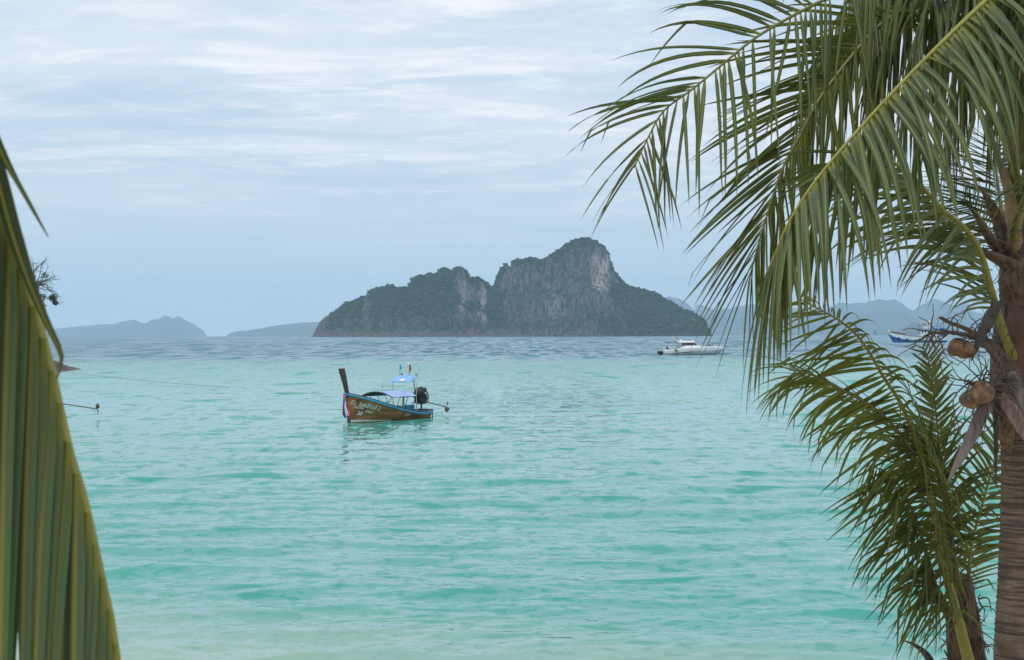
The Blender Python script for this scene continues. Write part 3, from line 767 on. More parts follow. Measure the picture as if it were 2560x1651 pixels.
    g = MB(); g.box((1.60, -0.55, 1.42), (0.09, 0.62, 0.06), bevel=0.01); g.build('crosspiece', M_STEM, root, smooth=False)
    # engine on its swivel
    g = MB()
    lump = lambda d: 1 + 0.10*math.sin(4*d[0]+3*d[2]) + 0.07*math.sin(6*d[1]+1.3+5*d[2])
    g.blob((0.62, 0.0, 1.62), (0.42, 0.36, 0.42), 18, 12, None, lump); g.blob((0.30, 0.06, 1.85), (0.22, 0.26, 0.16), 14, 8, None, lump)
    g.box((0.55, 0, 1.20), (0.62, 0.50, 0.42), bevel=0.05); g.blob((0.18, 0.05, 1.35), (0.16, 0.22, 0.26), 12, 8, None, lump)
    g.tube([(0.15, 0.2, 1.75), (0.0, 0.24, 1.5), (0.02, 0.2, 1.1)], 0.045, 7); g.tube([(0.3, -0.25, 1.8), (0.05, -0.2, 1.45), (0.1, -0.1, 1.05)], 0.035, 7)
    en = g.build('engine', M_BLACK, root, auto=50)
    g = MB(); g.tube([(0.42, 0, 0.45), (0.42, 0, 1.02)], 0.06, 10); g.box((0.40, 0, 0.98), (0.30, 0.60, 0.07), bevel=0.01); g.build('engine_mount', M_RUST, root, auto=40)
    g = MB(); g.tube([(1.0, 0.0, 1.45), (1.16, 0.02, 2.25)], [0.03, 0.022], 7); g.tube([(1.13, 0.02, 2.1), (1.17, 0.02, 2.36)], 0.035, 7); g.build('tiller', M_RUST, en)
    g = MB(); g.box((1.25, 0.12, 1.04), (0.75, 0.05, 0.05)); g.build('tiller_bar', M_RUST, en, smooth=False)
    A, B = np.array([0.15, 0.0, 1.10]), np.array([-reach, 0.0, 0.66])
    g = MB(); g.tube([A, A+(B-A)*0.12, A+(B-A)*0.15, B], [0.085, 0.07, 0.036, 0.032], 8); g.tube([B+(0.35, 0, 0.02), B+(0.08, 0, -0.18)], 0.015, 5)
    sh = g.build('drive_shaft', M_RUST, en)
    for sg in (1, -1):
        g = MB(); rr = []
        for k in np.linspace(0.0, 1, 9):
            wd = 0.15*math.sin(min(1, k*0.9+0.16)*math.pi)**0.7 + 0.01; tw = 0.9-0.6*k
            c = B + np.array([-0.03, sg*0.06*k, sg*(0.03+0.36*k)])
            d = np.array([math.sin(tw)*0.9, math.cos(tw)*sg, 0]); n_ = np.array([d[1], -d[0], 0])*0.012
            rr.append([c-d*wd, c+n_, c+d*wd, c-n_])
        g.loft(rr, cap0=True, cap1=True); g.build('propeller_blade', M_RUST, sh)
    # old rudder bracket and rope at the transom
    g = MB(); g.tube(catmull([(-0.12, 0.45, 0.50), (-0.16, 0.47, 0.25), (-0.14, 0.45, 0.02), (-0.10, 0.46, -0.15)], 12), 0.035, 7); g.tube([(-0.10, 0.2, 0.1), (-0.15, 0.46, -0.02)], 0.03, 6); g.build('mooring_bracket', M_RUST, root)
    # painted lettering, port side (reads from the bow aft)
    if lettering:
        def letter(body, d0, z0, size, slope, shear=0.0, lean=0.0, squeeze=1.0):
            V, F = text_mesh(body, size, shear)
            if len(V) == 0: return
            V[:, 0] -= V[:, 0].min(); out = []
            for u, v, _ in V:
                out.append(lt_surface(min(LT_L-0.05, LT_L - d0 - u*squeeze - v*lean), z0 - slope*u*squeeze + v, 0.012))
            g = MB(); g.add(out, F); g.build('lettering', M_LETTER, hull, smooth=False)
        letter('โชคสินเจ๋ 2', 0.74, 1.02, 0.36, 0.24, 0.25, 0.0, 0.92)
        letter('PHI PHI', 0.42, 0.92, 0.19, 0.24, 0.3)
        letter('village', 1.18, 0.64, 0.21, 0.20, 0.2)
        letter('38', 0.62, 0.48, 0.34, 0.14, 0.3, 0, 1.15)
        letter('5052', 0.26, 1.33, 0.12, 0.2, 0.2); letter('00045', 0.20, 1.18, 0.13, 0.2, 0.2)
        letter('00045', 4.25, 0.30, 0.15, 0.02, 0.0, 0, 1.3)
    return root

def heading_rz(deg_left_toward):   # bow points left in the picture, turned this many degrees towards the camera
    a = R(deg_left_toward); return math.atan2(-math.sin(a), -math.cos(a))
YAW = 52
Db = CAM_H*FPX/(1057.5-PY0-0.8)
bowp = at(872, 1057.5, Db); hv = Vector((-math.cos(R(YAW)), -math.sin(R(YAW)), 0))
lt1 = longtail(Vector((bowp.x, bowp.y, 0)) - hv*(LT_L-0.05), heading_rz(YAW), 'brown wooden longtail boat with tall prow, blue strake and ribbons moored alone in the bay')
# the neighbour hidden behind the near palm frond: only its propeller shaft pokes out
D2 = CAM_H*FPX/(1046-PY0); hv2 = Vector((-math.cos(R(8)), math.sin(R(8)), 0))
tip2 = at(247, 1030, D2)
lt2 = longtail(Vector((tip2.x, tip2.y, 0)) + hv2*3.1, math.atan2(hv2.y, hv2.x), 'longtail boat hidden behind the near left frond, only its propeller shaft showing', lettering=False, reach=3.0)

# speedboat -------------------------------------------------------
def speedboat():
    D = CAM_H*FPX/(887.5-PY0+1.0); k = D/FPX*0.1005        # metres per pixel of the close-up used for measuring
    o = at(1656.8, 887.5, D)
    root = empty('speedboat', (o.x, o.y, 0), R(4)); tag(root, 'white speedboat with hardtop cabin and black outboards cruising right of the island', 'boat')
    X = lambda c: (c-565)*k
    Z = lambda c: (685-c)*k
    L = X(2130); st = np.linspace(0, 1, 40)
    gz = lambda x: np.interp(x, [X(565), X(640), X(720), X(950), X(1250), X(1510), X(2130)], [Z(590), Z(560), Z(550), Z(523), Z(500), Z(488), Z(492)])
    gb = lambda x: np.interp(x/L, [0, 0.15, 0.45, 0.65, 0.82, 0.93, 1.0], [1.75, 1.9, 1.95, 1.75, 1.15, 0.55, 0.03])
    ch = lambda x: np.interp(x, [0, X(700), X(1100), X(1500), X(1900), X(2130)], [Z(648), Z(640), Z(618), Z(590), Z(565), Z(530)])
    kl = lambda x: np.interp(x/L, [0, 0.6, 0.8, 0.92, 1.0], [-0.6, -0.6, -0.3, 0.5, 1.75])
    up = MB(); lo = MB(); dk = MB()
    for sg in (1, -1):
        A = []; B = []; Dk = []
        for s in st:
            x = s*L; b = gb(x); z = gz(x); zc = min(ch(x), z-0.08); zk = min(kl(x), zc-0.05)
            A.append([(x, sg*b, z), (x, sg*(b*0.99+0.04*min(1, b)), z-0.06), (x, sg*b*0.96, (z+zc)/2), (x, sg*b*0.90, zc)])
            B.append([(x, sg*b*0.87, zc-0.02), (x, sg*b*0.80, (zc*0.6+zk*0.4)), (x, sg*b*0.45, zc*0.25+zk*0.75), (x, 0, zk)])
            Dk.append([(x, sg*b, z), (x, 0, z + 0.12*min(1, b))])
        if sg < 0: A, B, Dk = A[::-1], B[::-1], Dk[::-1]
        up.loft(A, closed=False); lo.loft(B, closed=False)
        dk.loft(Dk[14:] if sg > 0 else Dk[:-14], closed=False)
    x = 0; b = gb(0); z = gz(0); zc = ch(0)
    up.add([(0, -b, z), (0, -b*0.9, zc), (0, b*0.9, zc), (0, b, z)], [(0, 1, 2, 3)])
    lo.add([(0, -b*0.87, zc-0.02), (0, 0, -0.6), (0, b*0.87, zc-0.02)], [(0, 1, 2)])
    hull = up.build('hull', M_WHITE, root, auto=35); lo.build('hull_bottom', M_HULLREFL, hull, auto=30); dk.build('deck', M_WHITE, root, auto=30)
    g = MB(); g.box((X(800), 0, Z(600)), (X(1000)-X(600), 3.2, 0.06)); g.build('cockpit_floor', M_WHITE, root, smooth=False)
    for pts, r in (([(X(1130), Z(622)), (X(1300), Z(588)), (X(1470), Z(562))], (0.10, 0.05, 0.015)), ([(X(1130), Z(640)), (X(1500), Z(628)), (X(1890), Z(606))], (0.05, 0.04, 0.02)), ([(X(720), Z(665)), (X(900), Z(642)), (X(1130), Z(608))], (0.05, 0.08, 0.09))):
        g = MB(); P3 = catmull([(p[0], -(gb(p[0])*0.955+0.02), p[1]) for p in pts], 10); g.tube(P3, np.interp(np.linspace(0, 1, 10), [0, 0.5, 1], r), 6); g.build('hull_stripe', M_DARKST, hull)
    # cabin: lower moulding, window band, hardtop
    def prism(prof, w0, w1, name, mat, parent, bevel=None):
        g = MB(); zt = [p[1] for p in prof]; z0, z1 = min(zt), max(zt)
        def wd(z): return w0 + (w1-w0)*(z-z0)/(z1-z0+1e-6)
        a = [(p[0], -wd(p[1]), p[1]) for p in prof]; b_ = [(p[0], wd(p[1]), p[1]) for p in prof]
        n = len(prof); g.add(a+b_, [tuple(range(n)), tuple(range(2*n-1, n-1, -1))] + [(i, (i+1) % n + 0, (i+1) % n + n, i+n) if False else (i+n, (i+1) % n + n, (i+1) % n, i) for i in range(n)])
        return g.build(name, mat, parent, smooth=False)
    cab = prism([(X(950), Z(530)), (X(1010), Z(505)), (X(1060), Z(466)), (X(1110), Z(455)), (X(1420), Z(452)), (X(1500), Z(470)), (X(1520), Z(495)), (X(1520), Z(530))], 1.55, 1.40, 'cabin', M_WHITE, root)
    prism([(X(1062), Z(462)), (X(1035), Z(384)), (X(1345), Z(378)), (X(1415), Z(456))], 1.36, 1.18, 'window_band', M_GLASS, cab)
    for xa in (1110, 1215, 1325):
        for sg in (1, -1):
            g = MB(); g.tube([(X(xa), sg*1.385, Z(460)), (X(xa+8), sg*1.20, Z(380))], 0.035, 6); g.build('window_pillar', M_WHITE if xa != 1215 else M_DARKST, cab)
    prism([(X(925), Z(362)), (X(945), Z(348)), (X(1080), Z(340)), (X(1300), Z(344)), (X(1362), Z(362)), (X(1350), Z(376)), (X(1000), Z(378))], 1.45, 1.25, 'hardtop', M_WHITE, root)
    g = MB(); g.box((X(1025), 0, Z(326)), (0.55, 0.5, 0.34), bevel=0.08); g.build('radar', M_WHITE, root, auto=40)
    g = MB(); g.box((X(1340), 0, Z(334)), (0.34, 1.4, 0.30), bevel=0.08); g.build('roof_light', M_WHITE, root, auto=40)
    g = MB(); g.loft([[(X(655), y, Z(374)-0.02*abs(y)) for y in np.linspace(-1.4, 1.4, 7)], [(X(790), y, Z(364)) for y in np.linspace(-1.4, 1.4, 7)], [(X(935), y, Z(354)) for y in np.linspace(-1.4, 1.4, 7)]], closed=False); g.build('bimini', M_DARKST, root)
    for sg in (1, -1):
        g = MB(); g.tube([(X(660), sg*1.38, Z(376)), (X(800), sg*1.38, Z(392)), (X(940), sg*1.38, Z(380))], 0.04, 6); g.tube([(X(655), sg*1.38, Z(400)), (X(790), sg*1.38, Z(366))], 0.03, 5); g.build('bimini_strut', M_DARKST, root)
        for xa, xb in ((950, 945), (985, 972), (1040, 965)):
            g = MB(); g.tube([(X(xa), sg*1.40, Z(384)), (X(xb), sg*1.60, Z(530))], 0.05, 6); g.build('hardtop_post', M_STEEL, root)
    for y in (-0.75, 0.0, 0.75):
        g = MB(); g.box((X(500), y, Z(628)), (1.15, 0.62, 0.90), bevel=0.14); g.box((X(520), y, Z(672)), (0.5, 0.3, 0.7), bevel=0.05); g.build('outboard_motor', M_BLACK, root, auto=45)
    g = MB(); g.blob((X(665), -0.4, Z(505)), (0.22, 0.35, 0.38), 12, 8); g.tube([(X(660), -0.4, Z(500)), (X(710), -0.4, Z(548))], 0.18, 8); g.build('seat', M_BLACK, root)
    for xa, mt in ((860, M_BLACK), (893, simple('lime_fender', (0.42, 0.62, 0.05), 0.5))):
        g = MB(); g.tube([(X(xa), -2.05, Z(535)), (X(xa+4), -2.08, Z(548)), (X(xa+8), -2.05, Z(590)), (X(xa+10), -2.03, Z(603))], [0.03, 0.20, 0.20, 0.06], 10); g.build('fender', mt, root)
    g = MB(); g.tube([(X(955), 0, Z(345)), (X(945), 0, Z(290))], 0.025, 5); g.build('flag_staff', M_STEEL, root)
    g = MB(); g.loft([[(X(950)-q*0.45, 0.08*math.sin(q*4), Z(292)+0.10*q+dz) for dz in (0, 0.42)] for q in np.linspace(0, 1, 7)], closed=False); g.build('flag', M_RED, root)
    return root, X, Z
sp_root, SX, SZ = speedboat()
# passenger sitting on the foredeck
def person():
    base = sp_root.matrix_world
    loc = Vector((sp_root.location.x, sp_root.location.y, 0)) + Matrix.Rotation(R(4), 3, 'Z') @ Vector((SX(1725), -0.15, SZ(489)+0.13))
    root = empty('person', loc, R(4)); tag(root, 'bare shouldered person with dark hair sitting on the speedboat foredeck', 'person')
    J = [(0,0,0.12),(0,0,0.38),(0,0,0.60),(0,0,0.70),(0,0,0.86), (0.02,0.20,0.58),(0.10,0.30,0.32),(0.30,0.22,0.18),(0.38,0.16,0.14), (0.02,-0.20,0.58),(0.10,-0.30,0.32),(0.30,-0.22,0.18),(0.38,-0.16,0.14),
         (0.05,0.10,0.10),(0.45,0.14,0.30),(0.62,0.13,0.02),(0.76,0.13,0.01), (0.05,-0.10,0.10),(0.50,-0.14,0.26),(0.68,-0.13,0.02),(0.82,-0.13,0.01)]
    E = [(0,1),(1,2),(2,3),(3,4),(2,5),(5,6),(6,7),(7,8),(2,9),(9,10),(10,11),(11,12),(0,13),(13,14),(14,15),(15,16),(0,17),(17,18),(18,19),(19,20)]
    rad = [0.14,0.14,0.13,0.055,0.10,0.065,0.048,0.036,0.03,0.065,0.048,0.036,0.03,0.10,0.07,0.05,0.035,0.10,0.07,0.05,0.035]
    me = bpy.data.meshes.new('body'); me.from_pydata([(a*1.35, b*1.35, c*1.35) for a, b, c in J], E, [])
    ob = obj('body', me, root); sk = ob.modifiers.new('skin', 'SKIN')
    for i, r in enumerate(rad): me.skin_vertices[0].data[i].radius = (r*1.35, r*1.35)
    me.skin_vertices[0].data[0].use_root = True
    ss = ob.modifiers.new('sub', 'SUBSURF'); ss.levels = 2; ss.render_levels = 2
    me.materials.append(M_SKIN)
    g = MB(); g.blob((-0.02, 0, 1.22), (0.15, 0.14, 0.14), 12, 8); g.build('hair', M_HAIR, root)
    g = MB(); g.blob((0.05, 0, 0.17), (0.24, 0.25, 0.17), 14, 8); g.build('swim_shorts', M_NAVY, root)
person()

# fishing boat ----------------------------------------------------
def fishing_boat():
    D = 985.0; k = D/FPX*(220/2388.0)
    o = at(2180 + 560*0.0921, 858, D)
    root = empty('fishing_boat', (o.x, o.y, earth(D)), R(-6)); tag(root, 'blue and white wooden fishing trawler with railed wheelhouse before the hills', 'boat')
    X = lambda c: (c-560)*k
    Z = lambda c: (835-c)*k
    xb, xe = X(430), X(1990); L = xe-xb
    sheer = lambda x: np.interp(x, [X(430), X(520), X(870), X(1080), X(1400), X(1700), X(1990)], [Z(545), Z(575), Z(640), Z(668), Z(690), Z(690), Z(668)])
    beam = lambda x: np.interp((x-xb)/L, [0, 0.08, 0.25, 0.5, 0.85, 1.0], [0.05, 1.2, 2.7, 3.1, 2.8, 2.2])
    bott = lambda x: np.interp(x, [X(430), X(480), X(560), X(640), X(1990)], [Z(560), Z(690), Z(815), -1.2, -1.2])
    band = lambda x: np.interp(x, [X(430), X(560), X(800), X(1100), X(1990)], [Z(575), Z(665), Z(740), Z(775), Z(780)])
    up, lo, top = MB(), MB(), MB()
    for sg in (1, -1):
        A = []; B = []; T = []
        for x in np.linspace(xb, xe, 40):
            b = beam(x); zs = sheer(x); zb = min(bott(x), zs-0.1); zm = min(max(band(x), zb+0.05), zs-0.05)
            A.append([(x, sg*b, zs), (x, sg*b*0.97, (zs+zm)/2), (x, sg*b*0.92, zm)])
            B.append([(x, sg*b*0.918, zm), (x, sg*b*0.75, (zm+zb)/2), (x, sg*b*0.35, zb)])
            T.append([(x, sg*b, zs), (x, 0, zs-0.35)])
        if sg < 0: A, B, T = A[::-1], B[::-1], T[::-1]
        up.loft(A, closed=False); lo.loft(B, closed=False); top.loft(T, closed=False)
    b = beam(xe); zs = sheer(xe); up.add([(xe, -b, zs), (xe, -b*0.9, -0.5), (xe, b*0.9, -0.5), (xe, b, zs)], [(0, 1, 2, 3)])
    MW = paint('weathered_white', (0.62, 0.70, 0.74), 0.5, 0.15, 1.0); MB_ = paint('marine_blue', (0.012, 0.085, 0.30), 0.5, 0.25, 0.6)
    MBR = simple('nets_and_rope', (0.16, 0.11, 0.08), 0.9, 0.5, 2.0)
    hull = up.build('hull', MW, root, auto=40); lo.build('hull_bottom', MB_, hull, auto=40); top.build('deck', MBR, root)
    for sg in (1, -1):
        g = MB(); g.tube([(x, sg*beam(x), sheer(x)+0.12) for x in np.linspace(xb, xe, 40)], 0.16, 6); g.build('gunwale', MBR, hull)
        for c, z in ((710, 730), (925, 762), (1150, 790), (1420, 800), (1700, 800)):
            x = X(c); a = np.linspace(0, 2*math.pi, 15); g = MB()
            yb = sg*(beam(x)*0.97+0.08); g.tube([(x+0.62*math.cos(q), yb, Z(z)+0.62*math.sin(q)) for q in a], 0.20, 7); g.build('tyre_fender', M_BLACK, root)
    g = MB(); rng = np.random.default_rng(4)
    for i in range(46):
        x = rng.uniform(X(500), X(900)); b = beam(x)*0.7
        g.blob((x, rng.uniform(-b, b), sheer(x)+rng.uniform(0.1, 0.6)), rng.uniform(0.35, 0.8, 3), 8, 6)
    g.build('net_pile', MBR, root)
    g = MB(); g.blob((X(455), 0, Z(530)), (0.5, 0.3, 0.6), 10, 8); g.build('bow_knob', M_WHITE, root)
    g = MB(); g.tube([(X(1075), -1.6, Z(660)), (X(1075), -1.6, Z(560)), (X(1160), -1.6, Z(545)), (X(1180), -1.6, Z(660))], 0.09, 6); g.tube([(X(1075), 1.6, Z(660)), (X(1075), 1.6, Z(560)), (X(1160), 1.6, Z(545)), (X(1180), 1.6, Z(660))], 0.09, 6); g.build('net_frame', M_STEEL, root)
    # wheelhouse
    g = MB(); g.box(((X(1290)+X(1760))/2, 0, (Z(690)+Z(500))/2), (X(1760)-X(1290), 4.2, Z(500)-Z(690)), bevel=0.05); wh = g.build('deckhouse', MW, root, smooth=False)
    for c in (1340, 1420, 1500, 1600, 1690):
        for sg in (1, -1):
            g = MB(); g.box((X(c), sg*2.11, Z(545)), (0.8, 0.06, 1.0)); g.build('window', M_GLASS, wh, smooth=False)
    g = MB(); g.box(((X(1260)+X(1840))/2, 0, Z(495)), (X(1840)-X(1260), 5.2, 0.18)); g.build('upper_deck', MB_, root, smooth=False)
    g = MB(); g.box(((X(1340)+X(1570))/2, 0, (Z(495)+Z(295))/2), (X(1545)-X(1345), 2.8, Z(300)-Z(495)), bevel=0.05); wc = g.build('wheelhouse', MW, root, smooth=False)
    for c in (1375, 1432, 1500):
        for sg in (1, -1):
            g = MB(); g.box((X(c), sg*1.42, Z(350)), (0.7, 0.05, 1.15)); g.build('window', M_GLASS, wc, smooth=False)
    g = MB(); g.box((X(1445), 0, Z(284)), (X(1585)-X(1310), 3.6, 0.28), bevel=0.06); g.build('wheelhouse_roof', M_WHITE, root, smooth=False)
    g = MB(); g.box((X(1530), 0, Z(260)), (1.0, 1.2, 0.7), bevel=0.2); g.build('life_raft_canister', M_WHITE, root, auto=40)
    for zc in (400, 435, 465):
        g = MB(); q = [(X(1262), -2.55), (X(1840), -2.55), (X(1840), 2.55), (X(1262), 2.55), (X(1262), -2.55)]
        g.tube([(a, b_, Z(zc)) for a, b_ in q], 0.07, 5); g.build('deck_rail', MB_ if zc != 435 else MW, root)
    for c in (1265, 1340, 1420, 1500, 1580, 1660, 1735, 1835):
        for sg in (1, -1):
            g = MB(); g.tube([(X(c), sg*2.55, Z(600)), (X(c), sg*2.55, Z(330 if c in (1265, 1735) else 395))], 0.08, 5); g.build('rail_post', MB_, root)
    g = MB(); g.box((X(1880), 0, (Z(680)+Z(440))/2), (X(1950)-X(1820), 3.0, Z(440)-Z(680)), bevel=0.05); g.build('stern_house', MB_, root, smooth=False)
    for c, z, y in ((1750, 150, 0.0), (1920, 310, 1.2), (1915, 330, -1.2), (1495, 225, 0.0)):
        g = MB(); g.tube([(X(c), y, Z(680 if c > 1600 else 300)), (X(c), y, Z(z))], [0.14, 0.07], 6); g.build('mast', MB_ if c > 1800 else M_RUST, root)
    g = MB(); g.tube([(X(1835), 0, Z(560)), (X(1750), 0, Z(150))], [0.16, 0.07], 6); g.build('derrick_boom', M_RUST, root)
fishing_boat()

# small float and the mooring line on the water
def buoy():
    p = at(2296, 880, CAM_H*FPX/(880-PY0+2)); root = empty('buoy', (p.x, p.y, 0)); tag(root, 'small orange mooring buoy floating below the fishing boat', 'buoy')
    MO = paint('orange_plastic', (0.75, 0.10, 0.02), 0.4)
    g = MB(); g.blob((0, 0, 0.22), (0.34, 0.34, 0.34), 14, 10); g.build('float', MO, root)
    g = MB(); a = np.linspace(0, 2*math.pi, 11); g.tube([(0.09*math.cos(q), 0, 0.62+0.09*math.sin(q)) for q in a], 0.022, 6); g.build('lifting_eye', M_STEEL, root)
buoy()
pa, pb = at(120, 936, 205), at(575, 966, 176); pts = []
for k in np.linspace(0, 1, 40):
    q = pa.lerp(pb, k); pts.append((q.x, q.y, 1.15*(1-k)**1.6 + 0.10*(1-k) + 0.04))
g = MB(); g.tube(pts, 0.019, 5)
tag(g.build('mooring_rope', simple('old_rope', (0.20, 0.17, 0.15), 0.9)), 'long thin mooring rope slanting down into the water left of the longtail boat', 'rope')

# ------------------------------------------------------------------ left headland: rocks and a wind-bitten tree
def headland():
    rng = np.random.default_rng(9)
    D = 250.0; x0 = at(-330, 925, D).x; x1 = at(140, 925, D).x
    xs = np.linspace(x0, x1, 70); ys = np.linspace(D-14, D+26, 34)
    Y, X = np.meshgrid(ys, xs, indexing='ij')
    prof = np.interp(X, [x0, at(-60, 0, D).x, at(60, 0, D).x, at(115, 0, D).x, at(150, 0, D).x, x1], [5.5, 4.5, 2.6, 0.5, 0.15, -0.2])
    e = np.clip(1-((Y-D-5)/19.0)**2, 0, 1)
    Z = prof*e**0.7 + 0.9*fbm(X/2.6, Y/2.6, 5, 3)*np.clip(prof, 0.25, 1)*e - 0.35
    m = simple('shore_rock', (0.085, 0.075, 0.068), 0.9, 0.5, 0.8, 0.2)
    tag(grid_mesh('rocky_point', X, Y, Z, m), 'dark rocky point at the left edge', 'rocks', kind='structure')
    root = empty('shore_tree', (at(60, 0, D).x, D+4, 2.2)); tag(root, 'scraggy shore tree with bare twigs behind the near left frond', 'tree')
    R0 = np.array(root.location)
    MBK = simple('grey_bark', (0.11, 0.085, 0.075), 0.9, 0.4, 3)
    g = MB(); tw = MB(); lf = MB()
    P = lambda px, py, dd=0: np.array(at(px, py, D+4+dd)) - R0
    g.tube(catmull([P(60, 868), P(55, 800), P(70, 735), P(88, 690)], 14), np.linspace(0.42, 0.14, 14), 9)
    br = g.build('trunk', MBK, root)
    ends = [(104,662),(120,668),(131,690),(138,700),(118,700),(112,655),(142,740),(150,760),(128,720),(95,668),(108,712),(84,660),(70,670),(135,728)]
    for ex, ey in ends:
        s0 = P(rng.uniform(62, 86), rng.uniform(700, 780)); e0 = P(ex, ey, rng.uniform(-3, 3)); mid = (s0+e0)/2 + rng.normal(0, 0.35, 3) + (0, 0, 0.4)
        C = catmull([s0, mid, e0], 12); tw.tube(C, np.linspace(0.10, 0.025, 12), 5)
        for _ in range(11):
            i = rng.integers(5, 12); d = (C[i]-C[i-1]); d = unit(d) + rng.normal(0, 0.7, 3); q = C[i] + unit(d)*rng.uniform(0.35, 1.0)
            r2 = q + unit(unit(d)+rng.normal(0, 0.6, 3))*rng.uniform(0.2, 0.6)
            tw.tube([C[i], (C[i]+q)/2+rng.normal(0, 0.05, 3), q, r2], [0.035, 0.028, 0.022, 0.014], 4)
    tw.build('branch', MBK, br)
    cl = [(60,760,2.2,900),(85,800,1.9,900),(96,770,1.2,400),(72,715,1.6,500),(100,812,1.2,450),(132,745,0.62,320),(138,757,0.45,150),(40,800,2.6,900),(105,745,0.7,160),(112,690,0.6,60)]
    for cx_, cy_, r, n in cl:
        c = P(cx_, cy_)
        for _ in range(n):
            d = rng.normal(0, 1, 3); d /= np.linalg.norm(d); q = c + d*r*rng.uniform(0.2, 1)**0.5*(1, 1, 0.9)
            a = unit(rng.normal(0, 1, 3)); b = unit(np.cross(a, rng.normal(0, 1, 3))); s = rng.uniform(0.10, 0.22)
            lf.add([q-a*s, q+b*s*0.45, q+a*s, q-b*s*0.45], [(0, 1, 2, 3)], None, (rng.uniform(0, 1), 0, 0))
    ml, t, p, o = mat_new('shore_leaf'); a_ = N(t, 'ShaderNodeAttribute', attribute_name='tint'); s = N(t, 'ShaderNodeSeparateColor'); t.links.new(a_.outputs['Color'], s.inputs[0])
    t.links.new(mix_col(t, s.outputs[0], (0.03, 0.05, 0.02), (0.10, 0.15, 0.05)), p.inputs['Base Color']); p.inputs['Roughness'].default_value = 0.6
    tag(lf.build('crown', ml, root, smooth=False), kind='stuff')
headland()

# ------------------------------------------------------------------ palms
G = np.array([0, 0, -1.0])
def leaflet_data(base, d0, wdir, L, W, droop, fold, seg, rng, curl=0.0, pet=0.35, kink=0.10):
    pos = np.array(base, float); d = unit(d0); V = []; UV = []
    h = L/seg
    kink = rng.random() < kink; kt = rng.uniform(0.45, 0.8)
    for i in range(seg+1):
        t = i/seg
        w = W*min(1.0, pet + t/0.10*(1-pet))*(max(0.0, 1-t**2.4)**0.85)
        wv = wdir - d*np.dot(wdir, d); wv = unit(wv); nr = np.cross(d, wv)
        V += [pos - wv*w/2 - nr*fold*w/2, pos, pos + wv*w/2 - nr*fold*w/2]; UV += [(0, t), (0.5, t), (1, t)]
        pos = pos + d*h
        dr = droop*h*(0.35 + 1.3*t)
        d = unit(d + G*dr + wv*curl*h)
        if kink and abs(t-kt) < 0.5/seg: d = unit(d + G*1.1 + rng.normal(0, 0.25, 3))
    F = []
    for i in range(seg):
        a = 3*i; F += [(a, a+1, a+4, a+3), (a+1, a+2, a+5, a+4)]
    return V, F, UV
def frond(palm, pts, A, B, La, Lb, droopA=1.0, droopB=1.0, spacing=0.05, t0=0.25, a0=62, a1=22, width=0.042, tint=0.4, yellow=0.0, brown=0.0,
          single=False, seed=0, r0=0.030, r1=0.006, rtint=0.6, fold=0.55, seg=9, skipA=0.0, skipB=0.0, jitter=0.12, label=None, tipcut=1.0, wmix=None, rbrown=0.0, A2=None, B2=None, tip=0.5, kink=0.10, b0=None, b1=None, ae=1.3):
    rng = np.random.default_rng(1000+seed)
    O = np.array(palm.location)
    C = catmull([np.array(at(*p)) - O for p in pts], 90)
    T = np.gradient(C, axis=0); T /= np.linalg.norm(T, axis=1)[:, None]
    ln = np.linalg.norm(np.diff(C, axis=0), axis=1).sum()
    g = MB(); rr = np.interp(np.linspace(0, 1, 90), [0, 0.08, 0.3, 1], [r0*1.9, r0*1.25, r0*0.75, r1]); g.tube(C, rr, 8, 0.75, tint=(rtint, 0, rbrown))
    fr = g.build('frond', M_RACHIS, palm)
    if label: fr['label'] = label
    body = MB(); n = int(ln*(1-t0)/spacing)
    for i in range(n):
        for sd, side, Lm, dro, skip in ((0, A, La, droopA, skipA), (1, B, Lb, droopB, skipB)):
            if rng.random() < skip: continue
            u = t0 + (1-t0)*(i + 0.5*sd + rng.uniform(-0.2, 0.2))/n
            if u > tipcut: continue
            q = u*89; j = min(88, int(max(0, q))); f = q-j
            b = C[j]*(1-f)+C[j+1]*f; t_ = T[j]; v = min(1.0, max(0.0, (u-t0)/(1-t0)))
            g0, g1 = (a0, a1) if sd == 0 or b0 is None else (b0, b1)
            ang = R(g0 + (g1-g0)*v**ae + rng.normal(0, 4))
            s_ = np.array(side, float); s2 = (A2, B2)[sd]
            if s2 is not None: s_ = unit(s_)*(1-v) + unit(s2)*v
            s_ = s_ - t_*np.dot(s_, t_); s_ = unit(s_ + rng.normal(0, jitter, 3))
            d0 = t_*math.cos(ang) + s_*math.sin(ang)
            prof = np.interp(v, [0, 0.12, 0.35, 0.65, 0.88, 1.0], [0.55, 0.85, 1.0, 0.95, 0.60+0.24*tip, tip])
            L = Lm*prof*rng.uniform(0.88, 1.06); W = width*np.interp(v, [0, 0.15, 0.7, 1], [0.65, 1, 1, 0.55])*rng.uniform(0.85, 1.12)
            wd = t_ + rng.normal(0, 0.18, 3)
            if wmix is not None: wd = wd*(1-wmix[3]) + np.array(wmix[:3])*wmix[3]
            if rng.random() < 0.06: L *= rng.uniform(0.4, 0.8)
            br_ = brown if rng.random() > 0.012 else 0.7
            V, F, UV = leaflet_data(b, d0, wd, L, W, dro*rng.uniform(0.8, 1.25), fold*rng.uniform(0.7, 1.3), seg, rng, rng.normal(0, 0.12), kink=kink)
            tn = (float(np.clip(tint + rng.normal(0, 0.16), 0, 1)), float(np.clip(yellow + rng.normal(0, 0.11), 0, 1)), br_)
            if single:
                m1 = MB(); m1.add(V, F, UV, tn); m1.build('leaflet', M_LEAF, fr)
            else: body.add(V, F, UV, tn)
    if not single and body.v:
        tag(body.build('foliage', M_LEAF, fr), kind='stuff')
    return fr
